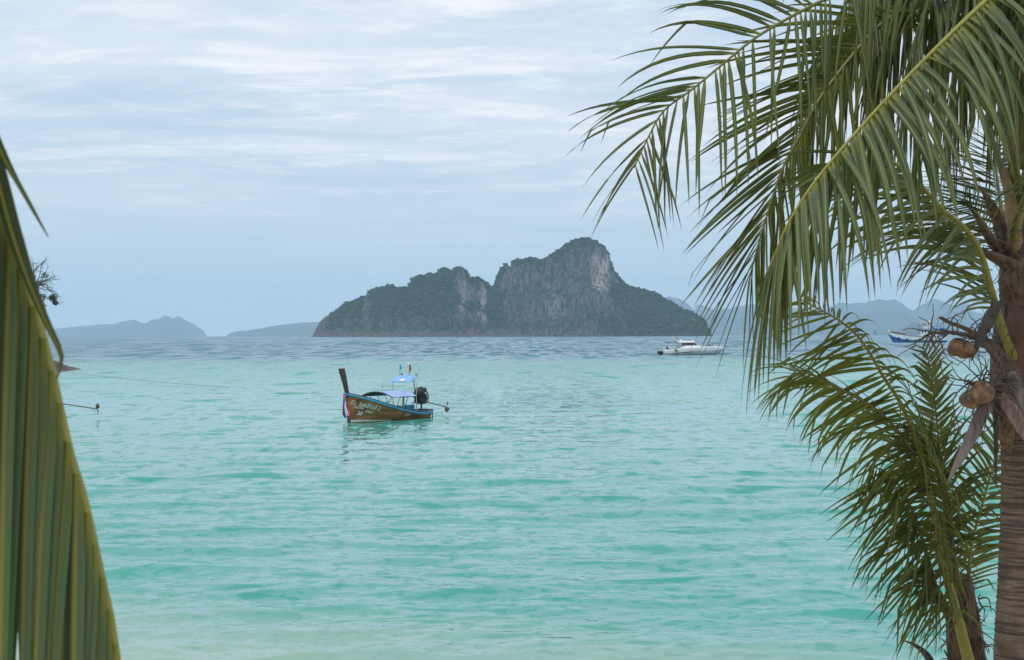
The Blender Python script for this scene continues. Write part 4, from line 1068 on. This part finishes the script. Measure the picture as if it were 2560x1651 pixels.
def stalk(palm, name, pts, radii, mat, flat=1.0, n=10, up=(0, 0, 1), parent=None, rough=0.0, seed=0):
    O = np.array(palm.location); C = catmull([np.array(at(*p)) - O for p in pts], 28)
    if rough:
        r_ = np.random.default_rng(seed); C[2:] += np.cumsum(r_.normal(0, rough, (26, 3)), 0)*0.3
    g = MB(); g.tube(C, np.interp(np.linspace(0, 1, 28), np.linspace(0, 1, len(radii)), radii), n, flat, up)
    return g.build(name, mat, parent if parent else palm)
def trunk_mesh(palm, pts, radii, name='trunk', mat=None, ring=0.042, seed=0):
    O = np.array(palm.location); m = 420; C = catmull([np.array(at(*p)) - O for p in pts], m)
    d = np.concatenate([[0], np.cumsum(np.linalg.norm(np.diff(C, axis=0), axis=1))])
    rad = np.interp(np.linspace(0, 1, m), np.linspace(0, 1, len(radii)), radii); n = 44
    a = np.arange(n)*2*math.pi/n; rings = []
    for i in range(m):
        ph = d[i]/ring + 0.5*np.sin(a*2+d[i]*1.1) + 0.7*vnoise(a*2.2, d[i]*3+0*a, seed); saw = (ph % 1.0)
        rr = rad[i]*(1 + 0.045*(saw-0.5)*(0.4+1.2*vnoise(a*1.3, d[i]*5+0*a, seed+7)) + 0.05*(vnoise(np.cos(a)*2.5+9, np.sin(a)*2.5+d[i]*6, seed+1)-0.5) + 0.02*(vnoise(a*9, d[i]*9+0*a, seed+2)-0.5))
        rings.append(np.stack([C[i, 0]+rr*np.cos(a), C[i, 1]+rr*np.sin(a), np.full(n, C[i, 2])], 1))
    g = MB(); g.loft(rings, cap0=True, cap1=True)
    return g.build(name, mat, palm)
def bark():
    m, t, p, o = mat_new('palm_bark'); tcn = N(t, 'ShaderNodeTexCoord')
    def nz(sc, scale, det=6):
        mp = N(t, 'ShaderNodeMapping'); mp.inputs['Scale'].default_value = sc; t.links.new(tcn.outputs['Object'], mp.inputs[0])
        q = N(t, 'ShaderNodeTexNoise'); q.inputs['Scale'].default_value = scale; q.inputs['Detail'].default_value = det; q.inputs['Roughness'].default_value = 0.6
        t.links.new(mp.outputs[0], q.inputs['Vector']); return q.outputs[0]
    rings = nz((0.22, 0.22, 9), 3.6, 8); blot = nz((1, 1, 1), 3.0, 6); fibre = nz((12, 12, 1.2), 4.0, 4)
    c = mix_col(t, smooth(t, rings, 0.32, 0.68), (0.036, 0.025, 0.019), (0.135, 0.096, 0.068))
    c = mix_col(t, smooth(t, fibre, 0.5, 0.75, 0, 0.22), c, (0.24, 0.17, 0.11))
    pl = smooth(t, math_node(t, 'ABSOLUTE', math_node(t, 'SUBTRACT', rings, 0.53)), 0.004, 0.022, 0.7, 0.0)
    c = mix_col(t, pl, c, (0.24, 0.185, 0.13))
    c = mix_col(t, smooth(t, blot, 0.52, 0.70, 0, 0.75), c, (0.045, 0.032, 0.026))
    t.links.new(c, p.inputs['Base Color']); p.inputs['Roughness'].default_value = 0.9
    b = N(t, 'ShaderNodeBump'); b.inputs['Distance'].default_value = 0.012; b.inputs['Strength'].default_value = 1.0
    t.links.new(mix_col(t, 0.25, rings, fibre), b.inputs['Height']); t.links.new(b.outputs[0], p.inputs['Normal'])
    return m
M_BARK = bark()

# --- the big coconut palm at the right edge
base = at(2566, 1900, 13.0)
palm = empty('coconut_palm', (base.x, base.y, 1.15)); tag(palm, 'tall coconut palm with ringed trunk and drooping fronds at the right edge', 'palm tree')
trunk_mesh(palm, [(2568,2060,13),(2566,1800,13),(2563,1500,13),(2562,1250,13),(2561,1050,13),(2558,850,13),(2554,640,13.05),(2552,480,13.1)], [0.275,0.255,0.235,0.19,0.175,0.185,0.17,0.11], mat=M_BARK)
# front frond that comes down across the picture and is broken at its knee
frond(palm, [(2556,560,13.0),(2615,300,12.3),(2640,40,11.7),(2570,-75,11.2),(2466,0,10.9),(2249,213,10.6),(2063,421,10.4),(1978,545,10.35),(1942,625,10.4),(1914,690,10.45)],
      (0.05,-0.60,-0.85), (0.15,0.55,-0.80), 1.08, 1.08, 1.9, 1.9, spacing=0.042, t0=0.38, a0=72, a1=14, ae=3.2, width=0.044, tint=0.50, single=True, seed=1, r0=0.035, r1=0.008, rtint=0.95, fold=0.6, tip=0.88, jitter=0.09, label='large frond broken at its knee, leaflets hanging like a curtain')
# long frond reaching furthest left
frond(palm, [(2550,520,13.0),(2500,250,12.6),(2400,20,12.2),(2250,-55,11.9),(2086,-8,11.7),(2014,23,11.6),(1896,90,11.5),(1815,154,11.45),(1733,222,11.4),(1661,276,11.4),(1625,335,11.4),(1585,420,11.4)],
      (-0.5,-0.25,0.85), (0.25,-0.15,-0.98), 0.98, 1.0, 0.95, 1.0, spacing=0.044, t0=0.42, a0=62, a1=14, b0=64, b1=42, width=0.029, tint=0.36, single=True, seed=2, r0=0.032, rtint=0.35, skipA=0.18, skipB=0.12, tip=0.62, kink=0.22, jitter=0.08, label='long thin frond reaching furthest over the sea')
# frond hanging behind it, leaflets spread to the lower left
frond(palm, [(2548,600,13.1),(2480,350,13.2),(2370,120,13.2),(2280,30,13.1),(2204,59,13.0),(2122,149,12.9),(2045,253,12.8),(2000,339,12.75),(1959,416,12.7),(1928,505,12.65),(1902,590,12.6),(1875,690,12.6)],
      (-0.9,-0.25,-0.05), (0.75,0.2,-0.55), 1.18, 0.95, 0.35, 0.8, spacing=0.041, t0=0.38, a0=48, a1=14, width=0.037, tint=0.16, yellow=0.30, single=False, seed=3, rtint=0.3, wmix=(0.2,0.9,0.3,0.35), tip=0.8, jitter=0.09)  # low tint puts the shade this frond hangs in into the leaf colour
# arching frond rising from the yellow petiole
frond(palm, [(2568,985,13.0),(2538,905,12.78),(2508,829,12.6),(2480,731,12.45),(2452,634,12.3),(2412,571,12.15),(2361,529,12.0),(2322,486,11.9),(2283,443,11.8),(2215,398,11.75),(2150,400,11.7),(2090,450,11.7),(2055,530,11.7)],
      (-0.6,-0.6,-0.5), (-0.35,0.75,-0.55), 0.98, 0.95, 1.1, 1.1, spacing=0.041, t0=0.28, a0=56, a1=20, width=0.033, tint=0.58, yellow=0.12, single=True, seed=4, r0=0.038, rtint=0.85, label='arching frond on a thick yellow green stalk')
# the dark curtain of fronds behind, rachises above the frame
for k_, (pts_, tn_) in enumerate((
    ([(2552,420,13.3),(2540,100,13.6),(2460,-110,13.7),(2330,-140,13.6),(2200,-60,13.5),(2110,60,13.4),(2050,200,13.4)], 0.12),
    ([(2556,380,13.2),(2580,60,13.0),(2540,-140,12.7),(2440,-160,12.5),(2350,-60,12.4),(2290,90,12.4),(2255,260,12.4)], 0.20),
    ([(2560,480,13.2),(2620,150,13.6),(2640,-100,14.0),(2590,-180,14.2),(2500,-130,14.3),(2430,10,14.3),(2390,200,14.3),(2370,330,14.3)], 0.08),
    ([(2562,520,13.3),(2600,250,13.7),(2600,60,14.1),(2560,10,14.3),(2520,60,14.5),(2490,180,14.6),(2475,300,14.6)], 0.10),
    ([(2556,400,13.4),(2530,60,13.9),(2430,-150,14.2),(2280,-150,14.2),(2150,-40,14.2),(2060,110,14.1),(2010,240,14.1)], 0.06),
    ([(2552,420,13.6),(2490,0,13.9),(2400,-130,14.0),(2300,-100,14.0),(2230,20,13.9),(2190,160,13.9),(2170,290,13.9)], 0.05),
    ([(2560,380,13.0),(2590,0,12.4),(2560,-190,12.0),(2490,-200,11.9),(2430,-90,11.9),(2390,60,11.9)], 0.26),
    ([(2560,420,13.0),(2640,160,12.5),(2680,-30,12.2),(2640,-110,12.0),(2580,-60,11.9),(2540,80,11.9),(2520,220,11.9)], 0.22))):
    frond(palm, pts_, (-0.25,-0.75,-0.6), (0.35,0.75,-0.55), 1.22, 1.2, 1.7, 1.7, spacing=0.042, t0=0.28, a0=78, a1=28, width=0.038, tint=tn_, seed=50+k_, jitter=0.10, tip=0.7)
# fronds pointing away from the lens: leaflets lie flat to the left
frond(palm, [(2535,700,13.3),(2516,600,13.9),(2500,500,14.5),(2490,420,15.0),(2484,350,15.4)],
      (-1,-0.1,-0.05), (1,0.1,-0.05), 0.85, 0.8, 0.35, 0.4, spacing=0.045, t0=0.18, a0=70, a1=40, width=0.030, tint=0.15, seed=9)
frond(palm, [(2530,660,13.2),(2480,590,13.7),(2440,530,14.3),(2405,490,14.8)],
      (-0.9,0,-0.4), (0.3,0.3,0.9), 0.6, 0.4, 0.6, 0.4, spacing=0.055, t0=0.2, a0=70, a1=30, width=0.025, tint=0.18, seed=10)
# frond leaving to the right, close to the frame edge
frond(palm, [(2535,640,12.9),(2542,560,12.7),(2575,480,12.5),(2640,430,12.2),(2720,440,11.9),(2790,520,11.7)],
      (-0.3,-0.9,0.1), (0.3,0.9,0.1), 0.9, 0.9, 1.4, 1.4, spacing=0.05, t0=0.2, width=0.042, tint=0.45, yellow=0.1, seed=11, r0=0.04)
# sheaths, stubs and dead pieces round the crown
stalk(palm, 'leaf_base', [(2515,1000,12.95),(2508,860,12.84),(2500,760,12.80)], [0.13,0.10,0.03], M_GREYHUSK, 0.45)
stalk(palm, 'leaf_base', [(2560,960,12.85),(2556,860,12.75),(2550,800,12.72),(2545,740,12.72)], [0.16,0.17,0.12,0.05], simple('reddish_sheath', (0.10,0.048,0.036), 0.7, 0.35, 9, 0.006, stretch=(1,1,0.3)), 0.5)
stalk(palm, 'leaf_base', [(2530,1020,12.85),(2540,930,12.78),(2552,860,12.8)], [0.03,0.11,0.08], M_HUSK, 0.45)
stalk(palm, 'leaf_base', [(2545,700,12.85),(2535,600,12.8),(2528,520,12.85),(2512,420,12.9)], [0.09,0.07,0.05,0.025], simple('tan_petiole', (0.26,0.17,0.08), 0.6, 0.3, 9), 0.6)
stalk(palm, 'leaf_base', [(2540,800,12.85),(2525,720,12.8),(2522,640,12.8),(2530,590,12.85)], [0.10,0.075,0.055,0.02], M_HUSK, 0.5)
stalk(palm, 'leaf_base', [(2560,800,12.8),(2570,700,12.75),(2566,600,12.8),(2556,520,12.85)], [0.12,0.10,0.08,0.03], M_HUSK, 0.5)
stalk(palm, 'cut_stalk', [(2520,900,12.9),(2480,860,12.75),(2420,825,12.6),(2372,806,12.5),(2352,794,12.45)], [0.055,0.045,0.036,0.032,0.024], M_GREYHUSK, 0.35)
stalk(palm, 'dead_leaf', [(2496,755,12.4),(2478,790,12.35),(2452,840,12.3),(2428,903,12.3)], [0.035,0.05,0.035,0.004], M_DARKHUSK, 0.2, up=(0,1,0))
stalk(palm, 'dead_leaf', [(2500,940,12.6),(2466,1010,12.5),(2425,1100,12.45),(2385,1175,12.4),(2368,1212,12.4)], [0.02,0.055,0.050,0.035,0.004], M_GREYHUSK, 0.22, up=(0,1,0))
stalk(palm, 'dead_leaf', [(2495,968,12.6),(2515,1000,12.5),(2545,1050,12.45),(2590,1130,12.4)], [0.035,0.06,0.055,0.02], simple('pinkish_sheath', (0.16,0.11,0.092), 0.75, 0.5, 22, 0.006, stretch=(1,1,0.3)), 0.25, up=(0,1,0))
stalk(palm, 'dead_leaf', [(2528,930,12.6),(2550,980,12.5),(2580,1060,12.45)], [0.03,0.05,0.03], M_GREYHUSK, 0.25, up=(0,1,0))
stalk(palm, 'dead_leaf', [(2488,1000,12.7),(2490,1080,12.65),(2489,1180,12.65),(2490,1215,12.65)], [0.012,0.02,0.014,0.004], M_DARKHUSK, 0.5)
stalk(palm, 'spathe', [(2515,640,12.8),(2498,560,12.7),(2470,500,12.6),(2449,464,12.55)], [0.035,0.055,0.045,0.004], M_HUSK, 0.5)
stalk(palm, 'spathe', [(2505,650,12.8),(2470,590,12.65),(2440,540,12.5),(2415,512,12.45)], [0.03,0.045,0.03,0.004], M_HUSK, 0.5)
stalk(palm, 'fibre_sheath', [(2555,690,12.75),(2520,660,12.7),(2480,640,12.65),(2448,622,12.6)], [0.13,0.10,0.07,0.02], M_FIBRE, 0.5)
stalk(palm, 'fibre_sheath', [(2550,760,12.75),(2530,700,12.7),(2545,640,12.75)], [0.12,0.12,0.07], M_FIBRE, 0.6)
stalk(palm, 'fibre_sheath', [(2518,1130,12.85),(2512,1030,12.72),(2520,960,12.75)], [0.03,0.09,0.08], M_FIBRE, 0.5)
def husk_shape(sd):
    def f(d):
        a = math.atan2(d[1], d[0]); return 1 + 0.09*math.cos(3*a+sd) + 0.03*math.sin(5*d[2]+sd) - 0.10*max(0, d[2])**3
    return f
def bunch(pts, cocos, n, seed, spread):
    rng = np.random.default_rng(seed); O = np.array(palm.location)
    C = catmull([np.array(at(*p))-O for p in pts], 24); g = MB(); g.tube(C, np.linspace(0.026, 0.008, 24), 7, tint=(0.5,0,0))
    st = g.build('fruit_stalk', M_STRAND, palm)
    g = MB()
    for i in range(n):
        j = int(rng.integers(8, 24)); d = unit(C[j]-C[j-1])*rng.uniform(0.2, 1.0) + rng.normal(0, 0.75, 3)*(1, 0.8, 0.9); p = C[j].copy(); pts_ = [p.copy()]
        stp = spread*rng.uniform(0.5, 1.1)/8
        for k in range(8):
            d = unit(d + rng.normal(0, 0.28, 3) + (0, 0, -0.06)); p = p + d*stp; pts_.append(p.copy())
        g.tube(pts_, np.linspace(0.0065, 0.0025, 9), 4)
    tag(g.build('flower_strands', M_STRAND, st), kind='stuff')
    for (px, py, D, r, ell, sd, rx, ry) in cocos:
        c = np.array(at(px, py, D))-O; g = MB(); rot = Matrix.Rotation(R(rx), 4, 'X') @ Matrix.Rotation(R(ry), 4, 'Y')
        g.blob(c, (r, r, r*ell), 22, 16, rot, husk_shape(sd)); cc = g.build('coconut', M_COCO, palm)
        g = MB(); g.blob(c + np.array(rot.to_3x3() @ Vector((0, 0, r*ell*0.93))), (r*0.42, r*0.42, r*0.16), 10, 6, rot); g.build('calyx', M_STRAND, cc)
bunch([(2500,915,12.6),(2478,880,12.45),(2445,850,12.35),(2405,835,12.3),(2355,832,12.25),(2320,836,12.2)], [(2392,868,12.3,0.062,1.15,0.4,30,40),(2414,875,12.32,0.066,1.2,2.0,60,-30)], 30, 3, 0.42)
bunch([(2510,980,12.6),(2485,965,12.45),(2455,955,12.4),(2420,960,12.35)], [(2453,984,12.35,0.082,1.25,1.0,70,35),(2424,998,12.4,0.072,1.2,3.0,80,-20)], 30, 4, 0.52)
# thin dry strands dangling from the crown
g = MB(); rng = np.random.default_rng(12); O = np.array(palm.location)
for i in range(70):
    p = np.array(at(rng.uniform(2440, 2550), rng.uniform(560, 1060), rng.uniform(12.4, 12.7)))-O; d = unit(rng.normal(0, 1, 3)+(-0.5, 0, -0.6)); P_ = [p.copy()]
    for k in range(7): d = unit(d + rng.normal(0, 0.35, 3) + (0, 0, -0.15)); p = p + d*rng.uniform(0.02, 0.05); P_.append(p.copy())
    g.tube(P_, np.linspace(0.005, 0.002, 8), 4)
tag(g.build('fibre_strands', M_STRAND, palm), kind='stuff')

# --- the young palm beside it
base2 = at(2425, 1700, 14.6)
young = empty('young_palm', (base2.x, base2.y, 1.05)); tag(young, 'short young palm with ragged yellow green fronds left of the ringed trunk', 'palm tree')
trunk_mesh(young, [(2428,1960,14.6),(2425,1750,14.6),(2420,1600,14.6),(2416,1500,14.6),(2410,1440,14.6)], [0.15,0.13,0.11,0.085,0.04], mat=M_BARK, seed=4)
frond(young, [(2436,1720,14.25),(2418,1640,14.18),(2398,1560,14.15),(2372,1460,14.15),(2350,1390,14.15),(2325,1230,14.1),(2295,1120,14.0),(2255,1015,13.9),(2210,945,13.85),(2180,893,13.8),(2145,842,13.75),(2100,803,13.7),(2045,772,13.7),(1995,745,13.7)],
      (-0.55,-0.35,-0.95), (0.0,-0.85,-0.5), 1.0, 0.85, 0.55, 2.0, spacing=0.038, t0=0.17, a0=122, a1=42, b0=95, b1=70, ae=1.0, width=0.031, tint=0.34, yellow=0.5, single=True, seed=21, r0=0.045, rtint=0.9, rbrown=0.10, A2=(-0.95,-0.25,0.15), B2=(0.2,-0.9,0.2), kink=0.3, tip=0.42, label='tall arching frond on a yellow stalk')
frond(young, [(2410,1560,14.6),(2350,1340,14.3),(2290,1150,14.0),(2215,1045,13.8),(2150,1000,13.7),(2095,972,13.6),(2030,938,13.55),(1985,935,13.5),(1955,965,13.5)],
      (-0.7,-0.5,-0.55), (-0.4,0.4,0.3), 0.80, 0.66, 2.2, 2.0, spacing=0.042, t0=0.40, a0=62, a1=30, width=0.028, tint=0.42, yellow=0.60, seed=22, rtint=0.5, rbrown=0.3, kink=0.35)
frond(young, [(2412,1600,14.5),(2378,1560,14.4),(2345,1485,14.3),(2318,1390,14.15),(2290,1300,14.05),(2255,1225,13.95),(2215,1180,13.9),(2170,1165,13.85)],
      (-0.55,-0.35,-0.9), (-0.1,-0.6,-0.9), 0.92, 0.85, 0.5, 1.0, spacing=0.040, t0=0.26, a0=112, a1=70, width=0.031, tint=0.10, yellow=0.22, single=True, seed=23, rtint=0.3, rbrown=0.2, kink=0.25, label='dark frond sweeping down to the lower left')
frond(young, [(2405,1520,14.6),(2378,1330,14.5),(2352,1150,14.35),(2343,1060,14.3),(2335,990,14.25),(2327,930,14.25),(2317,888,14.25),(2306,866,14.25)],
      (-0.95,-0.2,0.2), (0.95,-0.2,0.2), 0.29, 0.29, 0.1, 0.1, spacing=0.034, t0=0.50, a0=52, a1=44, width=0.030, tint=0.18, yellow=0.30, brown=0.12, seed=24, r0=0.016, rtint=0.1, rbrown=0.6, kink=0.4, label='upright spear frond with browned leaflet tips')
frond(young, [(2420,1560,14.6),(2418,1504,14.6),(2429,1368,14.6),(2461,1243,14.65),(2497,1121,14.7),(2528,1030,14.75),(2560,950,14.8)],
      (-0.95,-0.25,0.35), (0.95,0.1,-0.05), 0.50, 0.52, 1.6, 0.8, spacing=0.037, t0=0.12, a0=68, a1=45, width=0.030, tint=0.34, yellow=0.34, single=True, seed=25, rtint=0.6, r0=0.026, label='frond leaning right towards the ringed trunk')
frond(young, [(2408,1540,14.7),(2385,1380,14.8),(2368,1230,14.8),(2350,1120,14.8),(2325,1080,14.75)],
      (-0.6,-0.6,-0.6), (0.6,-0.5,-0.6), 0.75, 0.7, 2.0, 2.0, spacing=0.045, t0=0.2, width=0.032, tint=0.06, yellow=0.12, brown=0.25, seed=26, rbrown=0.5, kink=0.3)
frond(young, [(2410,1620,14.45),(2380,1540,14.35),(2345,1470,14.3),(2318,1430,14.25),(2290,1420,14.2)],
      (-0.5,-0.5,-0.7), (0.1,-0.4,-0.8), 0.62, 0.6, 1.8, 1.8, spacing=0.045, t0=0.40, width=0.026, tint=0.10, brown=0.30, seed=27, rbrown=0.4, r0=0.03)
frond(young, [(2404,1500,14.55),(2372,1330,14.45),(2350,1200,14.35),(2322,1110,14.25),(2300,1050,14.2)],
      (-0.6,-0.4,-0.8), (0.4,-0.5,-0.8), 0.8, 0.7, 1.6, 1.6, spacing=0.042, t0=0.20, width=0.032, tint=0.08, yellow=0.15, seed=28, rbrown=0.3, kink=0.25)
frond(young, [(2408,1560,14.5),(2390,1420,14.4),(2362,1260,14.3),(2330,1150,14.2),(2290,1080,14.1),(2250,1060,14.05)],
      (-0.4,-0.5,-0.9), (0.3,-0.6,-0.8), 0.75, 0.7, 2.2, 2.2, spacing=0.05, t0=0.3, width=0.022, tint=0.35, yellow=0.1, brown=0.55, seed=29, rbrown=0.7, kink=0.4)
stalk(young, 'cut_stalk', [(2345,1700,14.3),(2318,1640,14.2),(2285,1612,14.1),(2252,1600,14.05)], [0.05,0.045,0.035,0.006], M_DARKHUSK, 0.45)
stalk(young, 'leaf_base', [(2400,1700,14.4),(2382,1600,14.3),(2372,1530,14.3)], [0.09,0.07,0.03], M_HUSK, 0.5)
stalk(young, 'leaf_base', [(2440,1700,14.4),(2438,1600,14.35),(2428,1500,14.4),(2424,1440,14.4)], [0.10,0.075,0.05,0.02], M_HUSK, 0.5)
for k_, (ax, ay, bx, by, ww) in enumerate(((2395,1660,2378,1540,0.06),(2410,1680,2402,1500,0.07),(2446,1660,2456,1530,0.05),(2432,1640,2440,1480,0.06),(2418,1600,2412,1450,0.06),(2452,1690,2470,1600,0.04),(2388,1690,2360,1630,0.045))):
    stalk(young, 'leaf_base', [(ax,ay+60,14.45),(ax,ay,14.36),((ax+bx)/2,(ay+by)/2,14.32),(bx,by,14.34)], [ww*0.95,ww*0.8,ww*0.5,0.005], M_HUSK if k_ % 2 else M_FIBRE, 0.4, rough=0.012, seed=k_)
g = MB(); rng = np.random.default_rng(14); O = np.array(young.location)
for i in range(130):
    p = np.array(at(rng.uniform(2385, 2450), rng.uniform(1480, 1640), rng.uniform(14.3, 14.6)))-O; d = unit(rng.normal(0, 1, 3)+(0, -0.3, -0.4)); P_ = [p.copy()]
    for k in range(7): d = unit(d + rng.normal(0, 0.35, 3) + (0, 0, -0.2)); p = p + d*rng.uniform(0.015, 0.045); P_.append(p.copy())
    g.tube(P_, np.linspace(0.008, 0.003, 8), 4)
tag(g.build('fibre_strands', M_STRAND, young), kind='stuff')

# --- the palm whose frond hangs close to the lens on the left
nb = np.array([-2.05, 2.1, 0.0]); zg = float(np.interp(2.1, [-3, 6], [3.4, 1.7]))
near = empty('leaning_palm', (nb[0], nb[1], zg)); tag(near, 'palm frond with yellow leaflet ribs hanging close to the lens on the left', 'palm tree')
g = MB(); g.tube(catmull([(0, 0, -0.2), (0.0, 0.05, 1.5), (0.1, 0.1, 3.2), (0.25, 0.2, 4.6)], 40), np.linspace(0.17, 0.12, 40), 20); g.build('trunk', M_BARK, near)
def near_frond():
    rng = np.random.default_rng(77); O = np.array(near.location)
    DN = 2.6
    pts = [at(-330, -560, 2.25), at(-260, -160, 2.35), at(-150, 180, 2.45), at(-55, 400, 2.55), at(2, 540, DN), at(24, 596, DN), at(50, 674, DN), at(75, 751, DN), at(101, 833, DN), at(128, 940, DN), at(151, 1041, DN), at(176, 1146, DN), at(203, 1232, DN), at(231, 1350, DN), at(253, 1451, DN), at(276, 1555, DN), at(295, 1680, DN), at(320, 1850, DN), at(350, 2050, DN)]
    C = catmull([np.array(p)-O for p in pts], 160)
    top = np.array((0.25, 0.2, 4.6)); C = np.vstack([catmull([top, (top*0.5+C[0]*0.5)+(0, 0, 0.25), C[0]], 16)[:-1], C])
    g = MB(); rr = np.interp(np.linspace(0, 1, len(C)), [0, 0.1, 0.5, 1], [0.035, 0.020, 0.011, 0.008]); g.tube(C, rr, 8, 0.8, tint=(1.0, 0, 0)); fr = g.build('frond', M_RACHIS, near)
    T = np.gradient(C, axis=0); T /= np.linalg.norm(T, axis=1)[:, None]
    d = np.concatenate([[0], np.cumsum(np.linalg.norm(np.diff(C, axis=0), axis=1))])
    s = 1.05; k = 0
    while s < d[-1]-0.05:
        j = int(np.searchsorted(d, s)); b = C[j]; t_ = T[j]
        for sd in (0, 1):
            L = rng.uniform(0.78, 0.9); W = (0.026 if sd == 0 else 0.040)*rng.uniform(0.92, 1.1)
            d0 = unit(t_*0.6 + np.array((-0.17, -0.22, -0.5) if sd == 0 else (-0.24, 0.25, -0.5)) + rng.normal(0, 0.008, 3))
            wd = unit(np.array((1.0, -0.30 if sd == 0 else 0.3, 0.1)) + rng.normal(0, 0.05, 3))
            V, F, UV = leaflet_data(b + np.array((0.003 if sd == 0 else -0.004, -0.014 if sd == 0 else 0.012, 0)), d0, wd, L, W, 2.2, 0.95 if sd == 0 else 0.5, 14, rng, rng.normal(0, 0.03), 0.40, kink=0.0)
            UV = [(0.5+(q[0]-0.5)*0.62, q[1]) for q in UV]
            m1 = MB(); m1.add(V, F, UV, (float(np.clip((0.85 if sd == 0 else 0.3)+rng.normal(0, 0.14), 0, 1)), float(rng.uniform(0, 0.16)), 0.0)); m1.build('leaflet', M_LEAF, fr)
        s += 0.050 + 0.006*rng.random(); k += 1
    def special(pts, wds, tn, up):
        P = catmull([np.array(at(*p))-O for p in pts], 26); W = np.interp(np.linspace(0, 1, 26), np.linspace(0, 1, len(wds)), wds)
        TT = np.gradient(P, axis=0); V = []; UV = []
        for i in range(26):
            t_ = unit(TT[i]); wv = unit(np.cross(t_, up)); n_ = np.cross(t_, wv)
            V += [P[i]-wv*W[i]/2 - n_*W[i]*0.25, P[i], P[i]+wv*W[i]/2 - n_*W[i]*0.25]; UV += [(0, i/25), (0.5, i/25), (1, i/25)]
        F = []
        for i in range(25): a = 3*i; F += [(a, a+1, a+4, a+3), (a+1, a+2, a+5, a+4)]
        m1 = MB(); m1.add(V, F, UV, tn); m1.build('leaflet', M_LEAF, fr)
    special([(-70,250,2.5),(-20,400,2.5),(22,560,2.5),(62,680,2.5),(100,775,2.5),(133,845,2.5),(152,885,2.5),(150,920,2.5),(139,950,2.5)], [0.020,0.026,0.028,0.028,0.026,0.020,0.014,0.010,0.003], (0.05, 0.0, 0.15), (0.25, 1, 0))
    special([(-60,240,2.45),(-10,355,2.45),(14,405,2.45),(55,478,2.45),(90,540,2.45),(120,592,2.45)], [0.012,0.016,0.014,0.008,0.006,0.002], (0.12, 0.1, 0.0), (0.2, 1, 0))
near_frond()

# ------------------------------------------------------------------ the air
def make_haze():
    mb = MB(); x0, x1, y0, y1, z0, z1 = -13000, 13000, -400, 20500, -90.0, 640.0
    mb.box(((x0+x1)/2, (y0+y1)/2, (z0+z1)/2), (x1-x0, y1-y0, z1-z0))
    m = bpy.data.materials.new('sea_haze'); m.use_nodes = True; t = m.node_tree; t.nodes.clear()
    v = N(t, 'ShaderNodeVolumePrincipled'); v.inputs['Color'].default_value = HAZE_COL; v.inputs['Density'].default_value = HAZE
    o = N(t, 'ShaderNodeOutputMaterial'); t.links.new(v.outputs[0], o.inputs['Volume'])
    h = mb.build('haze', m, None, smooth=False)
    tag(h, 'pale blue sea haze between the beach and the far hills', 'haze', kind='stuff')
HAZE, HAZE_COL = 6.8e-5, (0.57, 0.81, 1.0, 1)
make_haze()
